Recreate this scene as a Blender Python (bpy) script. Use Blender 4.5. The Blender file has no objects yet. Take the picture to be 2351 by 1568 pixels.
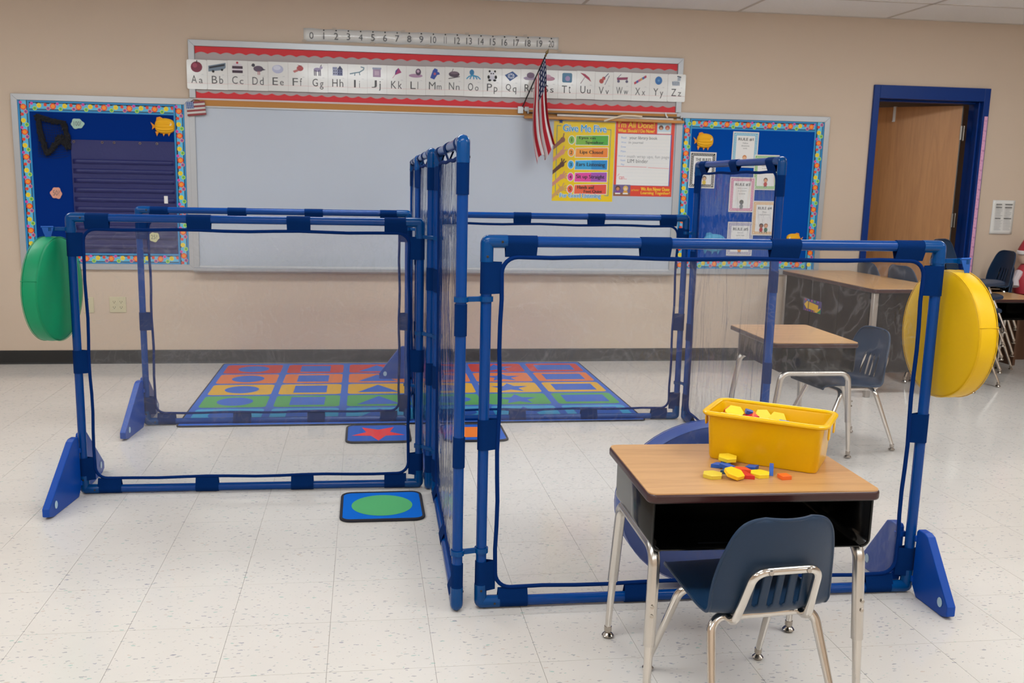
import bpy, math, random
from mathutils import Vector, Matrix, Euler
random.seed(7)
SC = bpy.context.scene
COL = SC.collection
PI = math.pi
W = 3.6626            # y of the back wall face
CAM = Vector((1.02372, -3.38942, 1.36599))

# ---------------------------------------------------------------- camera, world, exposure
cd = bpy.data.cameras.new('camera'); cam = bpy.data.objects.new('camera', cd); COL.objects.link(cam)
m = Matrix.Rotation(-0.133989, 4, 'Z') @ Matrix.Rotation(1.399974, 4, 'X') @ Matrix.Rotation(0.020099, 4, 'Z')
cam.matrix_world = Matrix.Translation(CAM) @ m
cd.sensor_width = 36; cd.lens = 2154.28 / 2351 * 36
cd.shift_x = 51.51 / 2351; cd.shift_y = 5.27 / 2351
cd.clip_start = .05; cd.clip_end = 60
cd.dof.use_dof = True; cd.dof.focus_distance = 3.1; cd.dof.aperture_fstop = 7.1
SC.camera = cam
wd = bpy.data.worlds.new('world'); SC.world = wd; wd.use_nodes = True
wd.node_tree.nodes['Background'].inputs[0].default_value = (.8, .86, 1, 1)
wd.node_tree.nodes['Background'].inputs[1].default_value = .35
SC.view_settings.view_transform = 'Standard'; SC.view_settings.look = 'None'
SC.view_settings.gamma = 1; SC.view_settings.use_curve_mapping = False
SC.view_settings.exposure = 0.0
LIGHT = 14.0           # emission of the ceiling light diffusers
SC.cycles.use_denoising = True
SC.cycles.max_bounces = 14; SC.cycles.transparent_max_bounces = 24
SC.cycles.caustics_reflective = False; SC.cycles.caustics_refractive = False
SC.cycles.sample_clamp_indirect = 6

# ---------------------------------------------------------------- materials
def lin(h):
    h = h.lstrip('#'); c = [int(h[i:i+2], 16) / 255 for i in (0, 2, 4)]
    return tuple((x / 12.92 if x <= .04045 else ((x + .055) / 1.055) ** 2.4) for x in c) + (1,)
MATS = {}
class NT:
    def __init__(s, m): s.t = m.node_tree; s.n = s.t.nodes
    def add(s, ty, **k):
        n = s.n.new(ty)
        for a, b in k.items():
            if a[0] == 'i' and a[1:].isdigit(): n.inputs[int(a[1:])].default_value = b
            else: setattr(n, a, b)
        return n
    def link(s, a, b): s.t.links.new(a, b)
    def math(s, op, a, b=None, c=None):
        n = s.add('ShaderNodeMath', operation=op)
        for i, v in enumerate((a, b, c)):
            if v is None: continue
            if isinstance(v, (int, float)): n.inputs[i].default_value = v
            else: s.link(v, n.inputs[i])
        return n.outputs[0]
    def mix(s, f, a, b):
        n = s.add('ShaderNodeMix', data_type='RGBA')
        for i, v in ((0, f), (6, a), (7, b)):
            if isinstance(v, (int, float, tuple)): n.inputs[i].default_value = v
            else: s.link(v, n.inputs[i])
        return n.outputs[2]
def mat(name, col, rough=.5, metal=0, spec=.5, bump=0, bscale=200, var=0, vscale=8, coat=0):
    if name in MATS: return MATS[name]
    m = bpy.data.materials.new(name); m.use_nodes = True; t = NT(m)
    b = t.n['Principled BSDF']
    b.inputs['Base Color'].default_value = lin(col); b.inputs['Roughness'].default_value = rough
    b.inputs['Metallic'].default_value = metal; b.inputs['Specular IOR Level'].default_value = spec
    if coat: b.inputs['Coat Weight'].default_value = coat; b.inputs['Coat Roughness'].default_value = .08
    if bump or var: tc = t.add('ShaderNodeTexCoord')
    if bump:
        n = t.add('ShaderNodeTexNoise'); n.inputs['Scale'].default_value = bscale; n.inputs['Detail'].default_value = 3
        t.link(tc.outputs['Object'], n.inputs['Vector'])
        bp = t.add('ShaderNodeBump'); bp.inputs['Strength'].default_value = bump; bp.inputs['Distance'].default_value = .002
        t.link(n.outputs[0], bp.inputs['Height']); t.link(bp.outputs[0], b.inputs['Normal'])
    if var:
        n = t.add('ShaderNodeTexNoise'); n.inputs['Scale'].default_value = vscale; n.inputs['Detail'].default_value = 4
        t.link(tc.outputs['Object'], n.inputs['Vector'])
        c = lin(col); f = t.math('MULTIPLY_ADD', n.outputs[0], var * 2, 1 - var)
        v = t.add('ShaderNodeVectorMath', operation='SCALE'); v.inputs[0].default_value = c[:3]; t.link(f, v.inputs['Scale'])
        t.link(v.outputs[0], b.inputs['Base Color'])
    MATS[name] = m; return m
def wood(name, c1, c2, axis='X', rough=.35, scale=1.0):
    m = bpy.data.materials.new(name); m.use_nodes = True; t = NT(m); b = t.n['Principled BSDF']
    tc = t.add('ShaderNodeTexCoord'); mp = t.add('ShaderNodeMapping'); t.link(tc.outputs['Object'], mp.inputs[0])
    s = {'X': (2.2, 26, 26), 'Y': (26, 2.2, 26), 'Z': (26, 26, 1.6)}[axis]
    mp.inputs['Scale'].default_value = tuple(v * scale for v in s)
    n1 = t.add('ShaderNodeTexNoise'); n1.inputs['Scale'].default_value = 1; n1.inputs['Detail'].default_value = 6; n1.inputs['Distortion'].default_value = 1.2
    n2 = t.add('ShaderNodeTexNoise'); n2.inputs['Scale'].default_value = 7; n2.inputs['Detail'].default_value = 3
    t.link(mp.outputs[0], n1.inputs[0]); t.link(mp.outputs[0], n2.inputs[0])
    f = t.math('ADD', t.math('MULTIPLY', n1.outputs[0], .75), t.math('MULTIPLY', n2.outputs[0], .3))
    cr = t.add('ShaderNodeValToRGB'); cr.color_ramp.elements[0].position = .36; cr.color_ramp.elements[1].position = .62
    cr.color_ramp.elements[0].color = lin(c2); cr.color_ramp.elements[1].color = lin(c1); t.link(f, cr.inputs[0])
    t.link(cr.outputs[0], b.inputs['Base Color']); b.inputs['Roughness'].default_value = rough
    MATS[name] = m; return m

M_wall = mat('wall_paint', '#cbb7a4', .6, bump=.25, bscale=260, spec=.3)
M_ceil = mat('ceiling_panel', '#f5f3f2', .9, bump=.6, bscale=420, spec=.1, var=.05, vscale=90)
M_grid = mat('ceiling_grid', '#c9c2bb', .5)
M_base = mat('vinyl_base', '#232324', .45, spec=.4)
M_joint = mat('floor_joint', '#8d857e', .7)
M_alu = mat('satin_aluminium', '#b4b6ba', .42, metal=.55)
M_wb = mat('whiteboard_surface', '#b8bfcb', .22, spec=.45)
M_cork = mat('cork', '#b98145', .85, bump=.5, bscale=500, var=.15, vscale=260)
M_greytack = mat('grey_tackboard', '#b0a6a6', .85, bump=.3, bscale=600)
M_red = mat('red_border_paper', '#cf2a33', .6)
M_white = mat('white_paper', '#e4e2e0', .45)
M_lam = mat('laminated_paper', '#dddbd8', .2, coat=.5)
M_blk = mat('black_ink', '#191919', .5)
M_grey = mat('grey_ink', '#5a5a5c', .6)
M_lgrey = mat('light_grey_ink', '#a9a9ad', .6)
M_tealb = mat('bright_blue_paper', '#1f9fd4', .5)
M_bluef = mat('blue_board_paper', '#00459e', .9, spec=.1, bump=.2, bscale=500)
M_navy = mat('navy_board_paper', '#002a78', .9, spec=.1, bump=.2, bscale=500)
M_pocket = mat('navy_nylon', '#141b5c', .5, bump=.8, bscale=30)
M_pipe = mat('blue_plastic_pipe', '#003b82', .2, spec=.25, var=.06, vscale=3)
M_elbow = mat('blue_plastic_fitting', '#00407c', .2, spec=.25)
M_tab = mat('blue_webbing', '#00265c', .95, spec=.1, bump=.5, bscale=700)
M_bind = mat('blue_binding', '#002560', .9, spec=.1, bump=.3, bscale=600)
M_foot = mat('blue_moulded_plastic', '#00419c', .38, spec=.3, bump=.15, bscale=500)
M_chrome = mat('chrome', '#d6d0c9', .12, metal=1, var=.04, vscale=30)
M_satin = mat('galvanised_tube', '#cfcac4', .26, metal=1)
M_glide = mat('nickel_glide', '#b5aca2', .18, metal=1)
M_shell = mat('navy_chair_plastic', '#0f2c48', .34, spec=.4, bump=.35, bscale=900)
M_desk = mat('black_enamel', '#060606', .18, spec=.45)
M_edge = mat('brown_edge_band', '#3a1c1c', .3)
M_bin = mat('yellow_bin_plastic', '#e4b000', .26, spec=.35)
M_yel = mat('yellow_vinyl', '#dcae00', .45, spec=.3, bump=.12, bscale=700)
M_grn = mat('green_vinyl', '#00885a', .45, spec=.3, bump=.12, bscale=700)
M_blu = mat('blue_vinyl', '#1a4fae', .38, bump=.12, bscale=700)
M_plate = mat('ivory_plastic', '#c9bf9f', .4)
M_dark = mat('dark_slot', '#2a2620', .8)
M_tbl = mat('dark_laminate_panel', '#1d1512', .5, spec=.3)
M_frame = mat('blue_door_paint', '#00307a', .4, spec=.3, bump=.1, bscale=150)
M_hall = mat('hall_paint', '#9c8f88', .7)
M_hingem = mat('hinge_steel', '#8c867e', .35, metal=1)
M_lens = None
M_woodt = wood('oak_laminate', '#c49460', '#b28250', 'X', .3)
M_woodty = wood('oak_laminate_turned', '#c69a68', '#b38756', 'Y', .3)
M_doorw = wood('oak_door', '#c28a58', '#b07a4c', 'Z', .4, .8)
M_rod = wood('varnished_pine_rod', '#d59a58', '#c08243', 'X', .35)
M_cord = mat('cream_cord', '#d8c6ae', .7)
def emis(name, col, s):
    m = bpy.data.materials.new(name); m.use_nodes = True; t = NT(m); b = t.n['Principled BSDF']
    b.inputs['Base Color'].default_value = lin(col); b.inputs['Emission Color'].default_value = lin(col)
    b.inputs['Emission Strength'].default_value = s; MATS[name] = m; return m
M_lens = emis('light_diffuser', '#f3fafc', LIGHT)
def carpet(name, col):
    return mat(name, col, .97, spec=.1, bump=1.0, bscale=900, var=.1, vscale=400)

# floor tile with scattered coloured chips
def floor_mat():
    m = bpy.data.materials.new('vinyl_composition_tile'); m.use_nodes = True; t = NT(m); b = t.n['Principled BSDF']
    g = t.add('ShaderNodeNewGeometry')
    base = lin('#dad3cc'); col = None
    n = t.add('ShaderNodeTexNoise'); n.inputs['Scale'].default_value = 3; n.inputs['Detail'].default_value = 5; t.link(g.outputs['Position'], n.inputs[0])
    col = t.mix(n.outputs[0], lin('#dcd5ce'), lin('#d2cbc5'))
    nb = t.add('ShaderNodeTexNoise'); nb.inputs['Scale'].default_value = 90; nb.inputs['Detail'].default_value = 3; t.link(g.outputs['Position'], nb.inputs[0])
    for k, (ang, sx, sy, th, pr) in enumerate(((.9, 30, 78, .16, .74), (-.5, 26, 62, .13, .84), (.2, 56, 124, .15, .78))):
        mp = t.add('ShaderNodeMapping'); mp.inputs['Rotation'].default_value = (0, 0, ang); mp.inputs['Scale'].default_value = (sx, sy, 1)
        mp.inputs['Location'].default_value = (k * 3.7, k * 1.3, 0); 
        wv = t.add('ShaderNodeVectorMath', operation='MULTIPLY_ADD'); wv.inputs[1].default_value = (.012, .012, 0)
        t.link(nb.outputs['Color'], wv.inputs[0]); t.link(g.outputs['Position'], wv.inputs[2]); t.link(wv.outputs[0], mp.inputs[0])
        v = t.add('ShaderNodeTexVoronoi', voronoi_dimensions='2D'); v.inputs['Scale'].default_value = 1; t.link(mp.outputs[0], v.inputs['Vector'])
        sep = t.add('ShaderNodeSeparateColor'); t.link(v.outputs['Color'], sep.inputs[0])
        msk = t.math('MULTIPLY', t.math('LESS_THAN', v.outputs['Distance'], t.math('MULTIPLY', sep.outputs[1], th * 1.6)), t.math('GREATER_THAN', sep.outputs[0], pr))
        cr = t.add('ShaderNodeValToRGB'); cr.color_ramp.interpolation = 'CONSTANT'
        e = cr.color_ramp.elements; e[0].color = lin('#8f8c93'); e[0].position = 0; e[1].position = .35; e[1].color = lin('#a3a9ab')
        for p, c in ((.6, '#8db5ab'), (.72, '#c2ab9d'), (.84, '#7b7c90'), (.93, '#b0a7a2')):
            x = e.new(p); x.color = lin(c)
        t.link(sep.outputs[2], cr.inputs[0])
        col = t.mix(t.math('MULTIPLY', msk, .62), col, cr.outputs[0])
    t.link(col, b.inputs['Base Color']); b.inputs['Specular IOR Level'].default_value = .5
    n2 = t.add('ShaderNodeTexNoise'); n2.inputs['Scale'].default_value = 5; t.link(g.outputs['Position'], n2.inputs[0])
    t.link(t.math('MULTIPLY_ADD', n2.outputs[0], .10, .07), b.inputs['Roughness'])
    bp = t.add('ShaderNodeBump'); bp.inputs['Strength'].default_value = .06; bp.inputs['Distance'].default_value = .01
    n3 = t.add('ShaderNodeTexNoise'); n3.inputs['Scale'].default_value = 14; t.link(g.outputs['Position'], n3.inputs[0])
    t.link(n3.outputs[0], bp.inputs['Height']); t.link(bp.outputs[0], b.inputs['Normal'])
    return m
M_tile = floor_mat()

# clear, rippled vinyl sheet
def vinyl(name, wrinkle=.9):
    m = bpy.data.materials.new(name); m.use_nodes = True; t = NT(m); t.n.clear()
    out = t.add('ShaderNodeOutputMaterial'); tc = t.add('ShaderNodeTexCoord')
    mp = t.add('ShaderNodeMapping'); mp.inputs['Scale'].default_value = (5, 5, 1.3); t.link(tc.outputs['Object'], mp.inputs[0])
    n = t.add('ShaderNodeTexNoise'); n.inputs['Scale'].default_value = 1.6; n.inputs['Detail'].default_value = 3.5; n.inputs['Distortion'].default_value = 1.2
    t.link(mp.outputs[0], n.inputs[0])
    bp = t.add('ShaderNodeBump'); bp.inputs['Strength'].default_value = wrinkle; bp.inputs['Distance'].default_value = .02
    n2 = t.add('ShaderNodeTexNoise'); n2.inputs['Scale'].default_value = 7; n2.inputs['Detail'].default_value = 2; n2.inputs['Distortion'].default_value = 2.5; t.link(mp.outputs[0], n2.inputs[0])
    t.link(t.math('ADD', n.outputs[0], t.math('MULTIPLY', n2.outputs[0], .05)), bp.inputs['Height'])
    tr = t.add('ShaderNodeBsdfTransparent'); tr.inputs[0].default_value = (1, 1, 1, 1)
    gl = t.add('ShaderNodeBsdfGlossy'); gl.inputs['Roughness'].default_value = .02; t.link(bp.outputs[0], gl.inputs['Normal'])
    df = t.add('ShaderNodeBsdfDiffuse'); df.inputs[0].default_value = (.74, .74, .82, 1)  # pale lavender veil stands in for room light reflected off the sheet
    fr = t.add('ShaderNodeFresnel'); fr.inputs[0].default_value = 1.45; t.link(bp.outputs[0], fr.inputs['Normal'])
    f = t.math('MINIMUM', t.math('MULTIPLY', fr.outputs[0], .8), 1.0)
    n3 = t.add('ShaderNodeTexNoise'); n3.inputs['Scale'].default_value = 4.5; n3.inputs['Detail'].default_value = 2.5; n3.inputs['Distortion'].default_value = 3; t.link(tc.outputs['Object'], n3.inputs[0])
    glint_scuff = t.math('SUBTRACT', 1, t.math('MINIMUM', t.math('MULTIPLY', t.math('ABSOLUTE', t.math('SUBTRACT', n3.outputs[0], .5)), 38), 1))  # pale lines painted in for wrinkle glints and scuffs
    reflect_haze = t.math('MULTIPLY_ADD', glint_scuff, .055, .032)
    m1 = t.add('ShaderNodeMixShader'); t.link(reflect_haze, m1.inputs[0]); t.link(tr.outputs[0], m1.inputs[1]); t.link(df.outputs[0], m1.inputs[2])
    m2 = t.add('ShaderNodeMixShader'); t.link(f, m2.inputs[0]); t.link(m1.outputs[0], m2.inputs[1]); t.link(gl.outputs[0], m2.inputs[2])
    t.link(m2.outputs[0], out.inputs[0]); MATS[name] = m; return m
M_vinyl = vinyl('clear_vinyl')

# ---------------------------------------------------------------- mesh building
class MB:
    def __init__(s): s.v = []; s.f = []; s.mi = []; s.cur = 0; s.uv = None
    def quad(s, *p):
        n = len(s.v); s.v += [tuple(q) for q in p]; s.f.append(tuple(range(n, n + len(p)))); s.mi.append(s.cur)
    def box(s, c, d, M=None):
        n = len(s.v)
        for k in range(8):
            p = Vector((d[0] / 2 * (1 if k & 1 else -1), d[1] / 2 * (1 if k & 2 else -1), d[2] / 2 * (1 if k & 4 else -1)))
            if M is not None: p = M @ p
            s.v.append((p[0] + c[0], p[1] + c[1], p[2] + c[2]))
        for f in ((0, 2, 3, 1), (4, 5, 7, 6), (0, 1, 5, 4), (2, 6, 7, 3), (0, 4, 6, 2), (1, 3, 7, 5)):
            s.f.append(tuple(n + i for i in f)); s.mi.append(s.cur)
        return s
    def bb(s, x0, x1, y0, y1, z0, z1): return s.box(((x0+x1)/2, (y0+y1)/2, (z0+z1)/2), (x1-x0, y1-y0, z1-z0))
    def prism(s, poly, fn, t0, t1):        # poly 2D; fn(u,v,t)->xyz
        n = len(s.v); k = len(poly)
        s.v += [tuple(fn(u, v, t0)) for u, v in poly] + [tuple(fn(u, v, t1)) for u, v in poly]
        s.f.append(tuple(n + i for i in range(k))[::-1]); s.f.append(tuple(n + k + i for i in range(k)))
        s.mi += [s.cur] * 2
        for i in range(k):
            j = (i + 1) % k; s.f.append((n + i, n + j, n + k + j, n + k + i)); s.mi.append(s.cur)
        return s
    def tube(s, pts, r, seg=12, caps=True, closed=False, flat=None):
        pts = [Vector(p) for p in pts]; N = len(pts); n0 = len(s.v)
        up = None
        for i, p in enumerate(pts):
            a = pts[i - 1] if (i > 0 or closed) else p; b = pts[(i + 1) % N] if (i < N - 1 or closed) else p
            t = (b - a).normalized()
            if up is None:
                up = Vector((0, 0, 1)) if abs(t.z) < .9 else Vector((1, 0, 0))
            x = (up - t * up.dot(t)).normalized(); up = x; y = t.cross(x)
            rr = r[i] if isinstance(r, (list, tuple)) else r
            for k in range(seg):
                an = 2 * PI * k / seg
                s.v.append(tuple(p + x * math.cos(an) * rr * (flat[0] if flat else 1) + y * math.sin(an) * rr * (flat[1] if flat else 1)))
        for i in range(N if closed else N - 1):
            j = (i + 1) % N
            for k in range(seg):
                l = (k + 1) % seg
                s.f.append((n0 + i*seg + k, n0 + i*seg + l, n0 + j*seg + l, n0 + j*seg + k)); s.mi.append(s.cur)
        if caps and not closed:
            s.f.append(tuple(n0 + k for k in range(seg))[::-1]); s.f.append(tuple(n0 + (N-1)*seg + k for k in range(seg))); s.mi += [s.cur] * 2
        return s
    def lathe(s, prof, c=(0, 0, 0), seg=24, fn=None):   # prof (r,h) about z
        n0 = len(s.v); N = len(prof)
        for r, h in prof:
            for k in range(seg):
                a = 2 * PI * k / seg; p = (r * math.cos(a), r * math.sin(a), h)
                if fn: p = fn(p)
                s.v.append((p[0] + c[0], p[1] + c[1], p[2] + c[2]))
        for i in range(N - 1):
            for k in range(seg):
                l = (k + 1) % seg; s.f.append((n0+i*seg+k, n0+i*seg+l, n0+(i+1)*seg+l, n0+(i+1)*seg+k)); s.mi.append(s.cur)
        if prof[0][0] > 1e-6: s.f.append(tuple(n0 + k for k in range(seg))[::-1]); s.mi.append(s.cur)
        if prof[-1][0] > 1e-6: s.f.append(tuple(n0 + (N-1)*seg + k for k in range(seg))); s.mi.append(s.cur)
        return s
    def grid(s, nu, nv, fn, skip=None):
        n0 = len(s.v)
        for j in range(nv + 1):
            for i in range(nu + 1): s.v.append(tuple(fn(i / nu, j / nv)))
        for j in range(nv):
            for i in range(nu):
                if skip and skip((i + .5) / nu, (j + .5) / nv): continue
                a = n0 + j * (nu + 1) + i; s.f.append((a, a + 1, a + nu + 2, a + nu + 1)); s.mi.append(s.cur)
        return s
    def mesh(s, name, mats, smooth=35):
        me = bpy.data.meshes.new(name); me.from_pydata(s.v, [], s.f)
        for m in (mats if isinstance(mats, (list, tuple)) else [mats]): me.materials.append(m)
        if len(me.materials) > 1: me.polygons.foreach_set('material_index', s.mi)
        if smooth:
            me.polygons.foreach_set('use_smooth', [True] * len(me.polygons))
            try: me.set_sharp_from_angle(angle=math.radians(smooth))
            except Exception: pass
        me.update(); return me
    def build(s, name, mats, parent=None, loc=None, rot=None, smooth=35, bevel=0, bseg=2, solid=0, kind=None):
        o = bpy.data.objects.new(name, s.mesh(name, mats, smooth)); COL.objects.link(o)
        if parent: o.parent = parent
        if loc is not None: o.location = loc
        if rot is not None: o.rotation_euler = rot
        if solid:
            md = o.modifiers.new('solid', 'SOLIDIFY'); md.thickness = solid; md.offset = 0
        if bevel:
            md = o.modifiers.new('bevel', 'BEVEL'); md.width = bevel; md.segments = bseg; md.limit_method = 'ANGLE'; md.angle_limit = math.radians(40)
            md.harden_normals = False
        if kind: o['kind'] = kind
        return o
def thing(name, label, cat, loc=(0, 0, 0), rz=0, group=None):
    o = bpy.data.objects.new(name, None); COL.objects.link(o); o.location = loc; o.rotation_euler = (0, 0, rz); o.empty_display_size = .1
    return tag(o, label, cat, group)
def tag(o, label, cat, group=None):
    o['label'] = label; o['category'] = cat
    if group: o['group'] = group
    return o
def struct(o, label=None):
    o['kind'] = 'structure'
    if label: o['label'] = label
    return o
def copy_tree(o, parent=None):
    c = o.copy(); COL.objects.link(c); c.parent = parent
    for ch in list(o.children):
        copy_tree(ch, c)
    return c
def bend(p0, p1, p2, r, n=6):     # rounded corner points at p1
    p0, p1, p2 = Vector(p0), Vector(p1), Vector(p2)
    a = (p0 - p1).normalized(); b = (p2 - p1).normalized()
    ang = a.angle(b); d = r / math.tan(ang / 2); s = p1 + a * d; e = p1 + b * d
    c = p1 + (a + b).normalized() * (r / math.sin(ang / 2)); out = []
    va, vb = s - c, e - c; th = va.angle(vb)
    for i in range(n + 1):
        t = i / n
        out.append(c + (va * math.sin((1 - t) * th) + vb * math.sin(t * th)) / math.sin(th))
    return out
def path(pts, r, n=6, closed=False):
    out = []; N = len(pts)
    for i, p in enumerate(pts):
        if not closed and i in (0, N - 1): out.append(Vector(p)); continue
        out += bend(pts[i - 1], p, pts[(i + 1) % N], r if not isinstance(r, (list, tuple)) else r[i], n)
    return out
def rrect(x0, x1, z0, z1, r, n=5):
    o = []
    for cx, cz, a0 in ((x1 - r, z0 + r, -90), (x1 - r, z1 - r, 0), (x0 + r, z1 - r, 90), (x0 + r, z0 + r, 180)):
        for i in range(n + 1):
            a = math.radians(a0 + 90 * i / n); o.append((cx + r * math.cos(a), cz + r * math.sin(a)))
    return o

# ------------------------------------------------------------ flat printing (ink on a real sheet)
TXT = {}
def textmesh(s):
    if s not in TXT:
        cu = bpy.data.curves.new('t', 'FONT'); cu.body = s; cu.resolution_u = 3; o = bpy.data.objects.new('t', cu); COL.objects.link(o)
        me = bpy.data.meshes.new_from_object(o.evaluated_get(bpy.context.evaluated_depsgraph_get()))
        vs = [tuple(v.co) for v in me.vertices]; fs = [tuple(p.vertices) for p in me.polygons]
        bpy.data.objects.remove(o); bpy.data.curves.remove(cu); bpy.data.meshes.remove(me)
        xs = [v[0] for v in vs]; ys = [v[1] for v in vs]; TXT[s] = (vs, fs, min(xs), max(xs), min(ys), max(ys))
    return TXT[s]
class Flat:
    """ink shapes in a local x,z plane facing -y; every layer is a hair in front of the last"""
    def __init__(s, y=0, step=.00035): s.b = MB(); s.m = []; s.y = y; s.step = step; s.L = 1; s.tc = 0
    def _m(s, m):
        if m not in s.m: s.m.append(m)
        s.b.cur = s.m.index(m)
    def poly(s, pts, m, L=None):
        s._m(m); s.tc += 1; y = s.y - s.step * (L or s.L) - (s.tc % 7) * 2.5e-5; n = len(s.b.v)
        s.b.v += [(p[0], y, p[1]) for p in pts]
        ar = sum(pts[i][0]*pts[(i+1)%len(pts)][1]-pts[(i+1)%len(pts)][0]*pts[i][1] for i in range(len(pts)))
        idx = list(range(n, n + len(pts)))
        s.b.f.append(tuple(idx if ar > 0 else idx[::-1])); s.b.mi.append(s.b.cur); return s
    def rect(s, x0, z0, x1, z1, m, L=None): return s.poly([(x0, z0), (x1, z0), (x1, z1), (x0, z1)], m, L)
    def disc(s, x, z, r, m, L=None, rz=None, n=14, a0=0):
        return s.poly([(x + r * math.cos(2*PI*i/n + a0), z + (rz or r) * math.sin(2*PI*i/n + a0)) for i in range(n)], m, L)
    def line(s, pts, w, m, L=None):
        for a, b in zip(pts, pts[1:]):
            d = Vector((b[0]-a[0], b[1]-a[1])); 
            if d.length < 1e-6: continue
            d.normalize(); nx, nz = -d.y * w / 2, d.x * w / 2; ex, ez = d.x*w*.3, d.y*w*.3
            s.poly([(a[0]+nx-ex, a[1]+nz-ez), (a[0]-nx-ex, a[1]-nz-ez), (b[0]-nx+ex, b[1]-nz+ez), (b[0]+nx+ex, b[1]+nz+ez)], m, L)
        return s
    def frame(s, x0, z0, x1, z1, w, m, L=None):
        for r in ((x0, z0, x1, z0 + w), (x0, z1 - w, x1, z1), (x0, z0 + w, x0 + w, z1 - w), (x1 - w, z0 + w, x1, z1 - w)): s.rect(*r, m, L)
        return s
    def text(s, st, x0, z0, x1, z1, m, L=None, keep=False, shear=0):
        vs, fs, a, b, c, d = textmesh(st); s._m(m); s.tc += 1; y = s.y - s.step * (L or s.L) - (s.tc % 7) * 2.5e-5
        sx = (x1 - x0) / (b - a); sz = (z1 - z0) / (d - c)
        if keep: sx = sz = min(sx, sz); x0 = (x0 + x1) / 2 - sx * (b - a) / 2
        n = len(s.b.v)
        s.b.v += [(x0 + (v[0] - a) * sx + shear * (v[1] - c) * sz, y, z0 + (v[1] - c) * sz) for v in vs]
        for f in fs: s.b.f.append(tuple(n + i for i in f)); s.b.mi.append(s.b.cur)
        return s
    def build(s, name, parent, loc=(0, 0, 0), rot=None): return s.b.build(name, s.m, parent, loc, rot, smooth=0)
def ink(h): return mat('ink_' + h.strip('#'), h, .45)

# ================================================================ SETTING
XL, XR, YF, ZC = -3.6, 8.4, -5.6, 2.658
b = MB(); b.bb(XL - .2, XR + .2, YF - .2, W + .25, -.12, -.0015)
floor = struct(b.build('floor', M_joint))
T = .3048
cand = []
for i in range(-12, 28):
    for j in range(-19, 13):
        x0, x1, y0, y1 = max(i*T, XL), min((i+1)*T, XR), max(j*T, YF), min((j+1)*T, W)
        if x1 - x0 < .02 or y1 - y0 < .02: continue
        c = Vector(((x0+x1)/2, (y0+y1)/2, 0)); rel = cam.matrix_world.inverted() @ c
        vis = rel.z < -1.2 and abs(rel.x / rel.z) < .66 and abs(rel.y / rel.z) < .44
        cand.append((0 if vis else 1, (c - CAM).length, x0, x1, y0, y1))
cand.sort()
full = MB(); full.bb(-T/2+.0006, T/2-.0006, -T/2+.0006, T/2-.0006, -.0015, 0); tme = full.mesh('floor_tile', M_tile, 0)
rest = MB(); nt = 0
for vis, d, x0, x1, y0, y1 in cand:
    if nt < 290 and not vis and x1 - x0 > .3 and y1 - y0 > .3:
        o = bpy.data.objects.new('floor_tile', tme); COL.objects.link(o); o.parent = floor; o.location = ((x0+x1)/2, (y0+y1)/2, 0); nt += 1
    else: rest.bb(x0+.0006, x1-.0006, y0+.0006, y1-.0006, -.0015, 0)
rest.build('floor_tile', M_tile, floor, smooth=0, kind='stuff')

# back wall with the doorway
DX0, DX1, DZ = 4.965, 5.88, 2.09
b = MB(); b.bb(XL, DX0, W, W + .15, 0, ZC + .1); b.bb(DX1, XR, W, W + .15, 0, ZC + .1); b.bb(DX0, DX1, W, W + .15, DZ, ZC + .1)
struct(b.build('wall_back', M_wall, smooth=0))
struct(MB().bb(XL - .15, XL, YF, W + .15, 0, ZC + .1).build('wall_left', M_wall, smooth=0))
struct(MB().bb(XR, XR + .15, YF, W + .15, 0, ZC + .1).build('wall_right', M_wall, smooth=0))
struct(MB().bb(XL, XR, YF - .15, YF, 0, ZC + .1).build('wall_front', M_wall, smooth=0))
for i, (a, c) in enumerate(((XL, DX0 - .035), (DX1 + .035, XR))):
    pr = [(0, 0), (.012, 0), (.009, .012), (.006, .09), (.004, .1), (0, .1)]
    b = MB(); b.prism(pr, lambda u, v, t: (t, W - u, v), a, c)
    struct(b.build('baseboard_back', M_base, smooth=0))
# ceiling grid and tiles
b = MB(); b.bb(XL, XR, YF, W + .15, ZC + .012, ZC + .1); ceiling = struct(b.build('ceiling', M_grid, smooth=0))
CX, CY = 1.19, .61; gx = [3.80 + CX * k for k in range(-7, 5)]; gy = [W - CY * k for k in range(0, 17)]
g = MB()
for x in gx: 
    if XL < x < XR: g.bb(x - .011, x + .011, YF, W, ZC, ZC + .012)
for y in gy:
    if YF < y < W: g.bb(XL, XR, y - .011, y + .011, ZC, ZC + .012)
g.bb(XL, XR, W - .02, W, ZC - .001, ZC + .012)
g.build('ceiling_grid_bar', M_grid, ceiling, smooth=0)
LX = (-2, 0, 2, 4)     # columns (index from x=3.80) that hold lights
lights = set()
for k in (-5, -3, -1, 1, 3):
    for r in (3, 8, 13): lights.add((k, r))
tile = MB(); tile.bb(-CX/2+.011, CX/2-.011, -CY/2+.011, CY/2-.011, .003, .012); cme = tile.mesh('ceiling_tile', M_ceil, 0)
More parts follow.
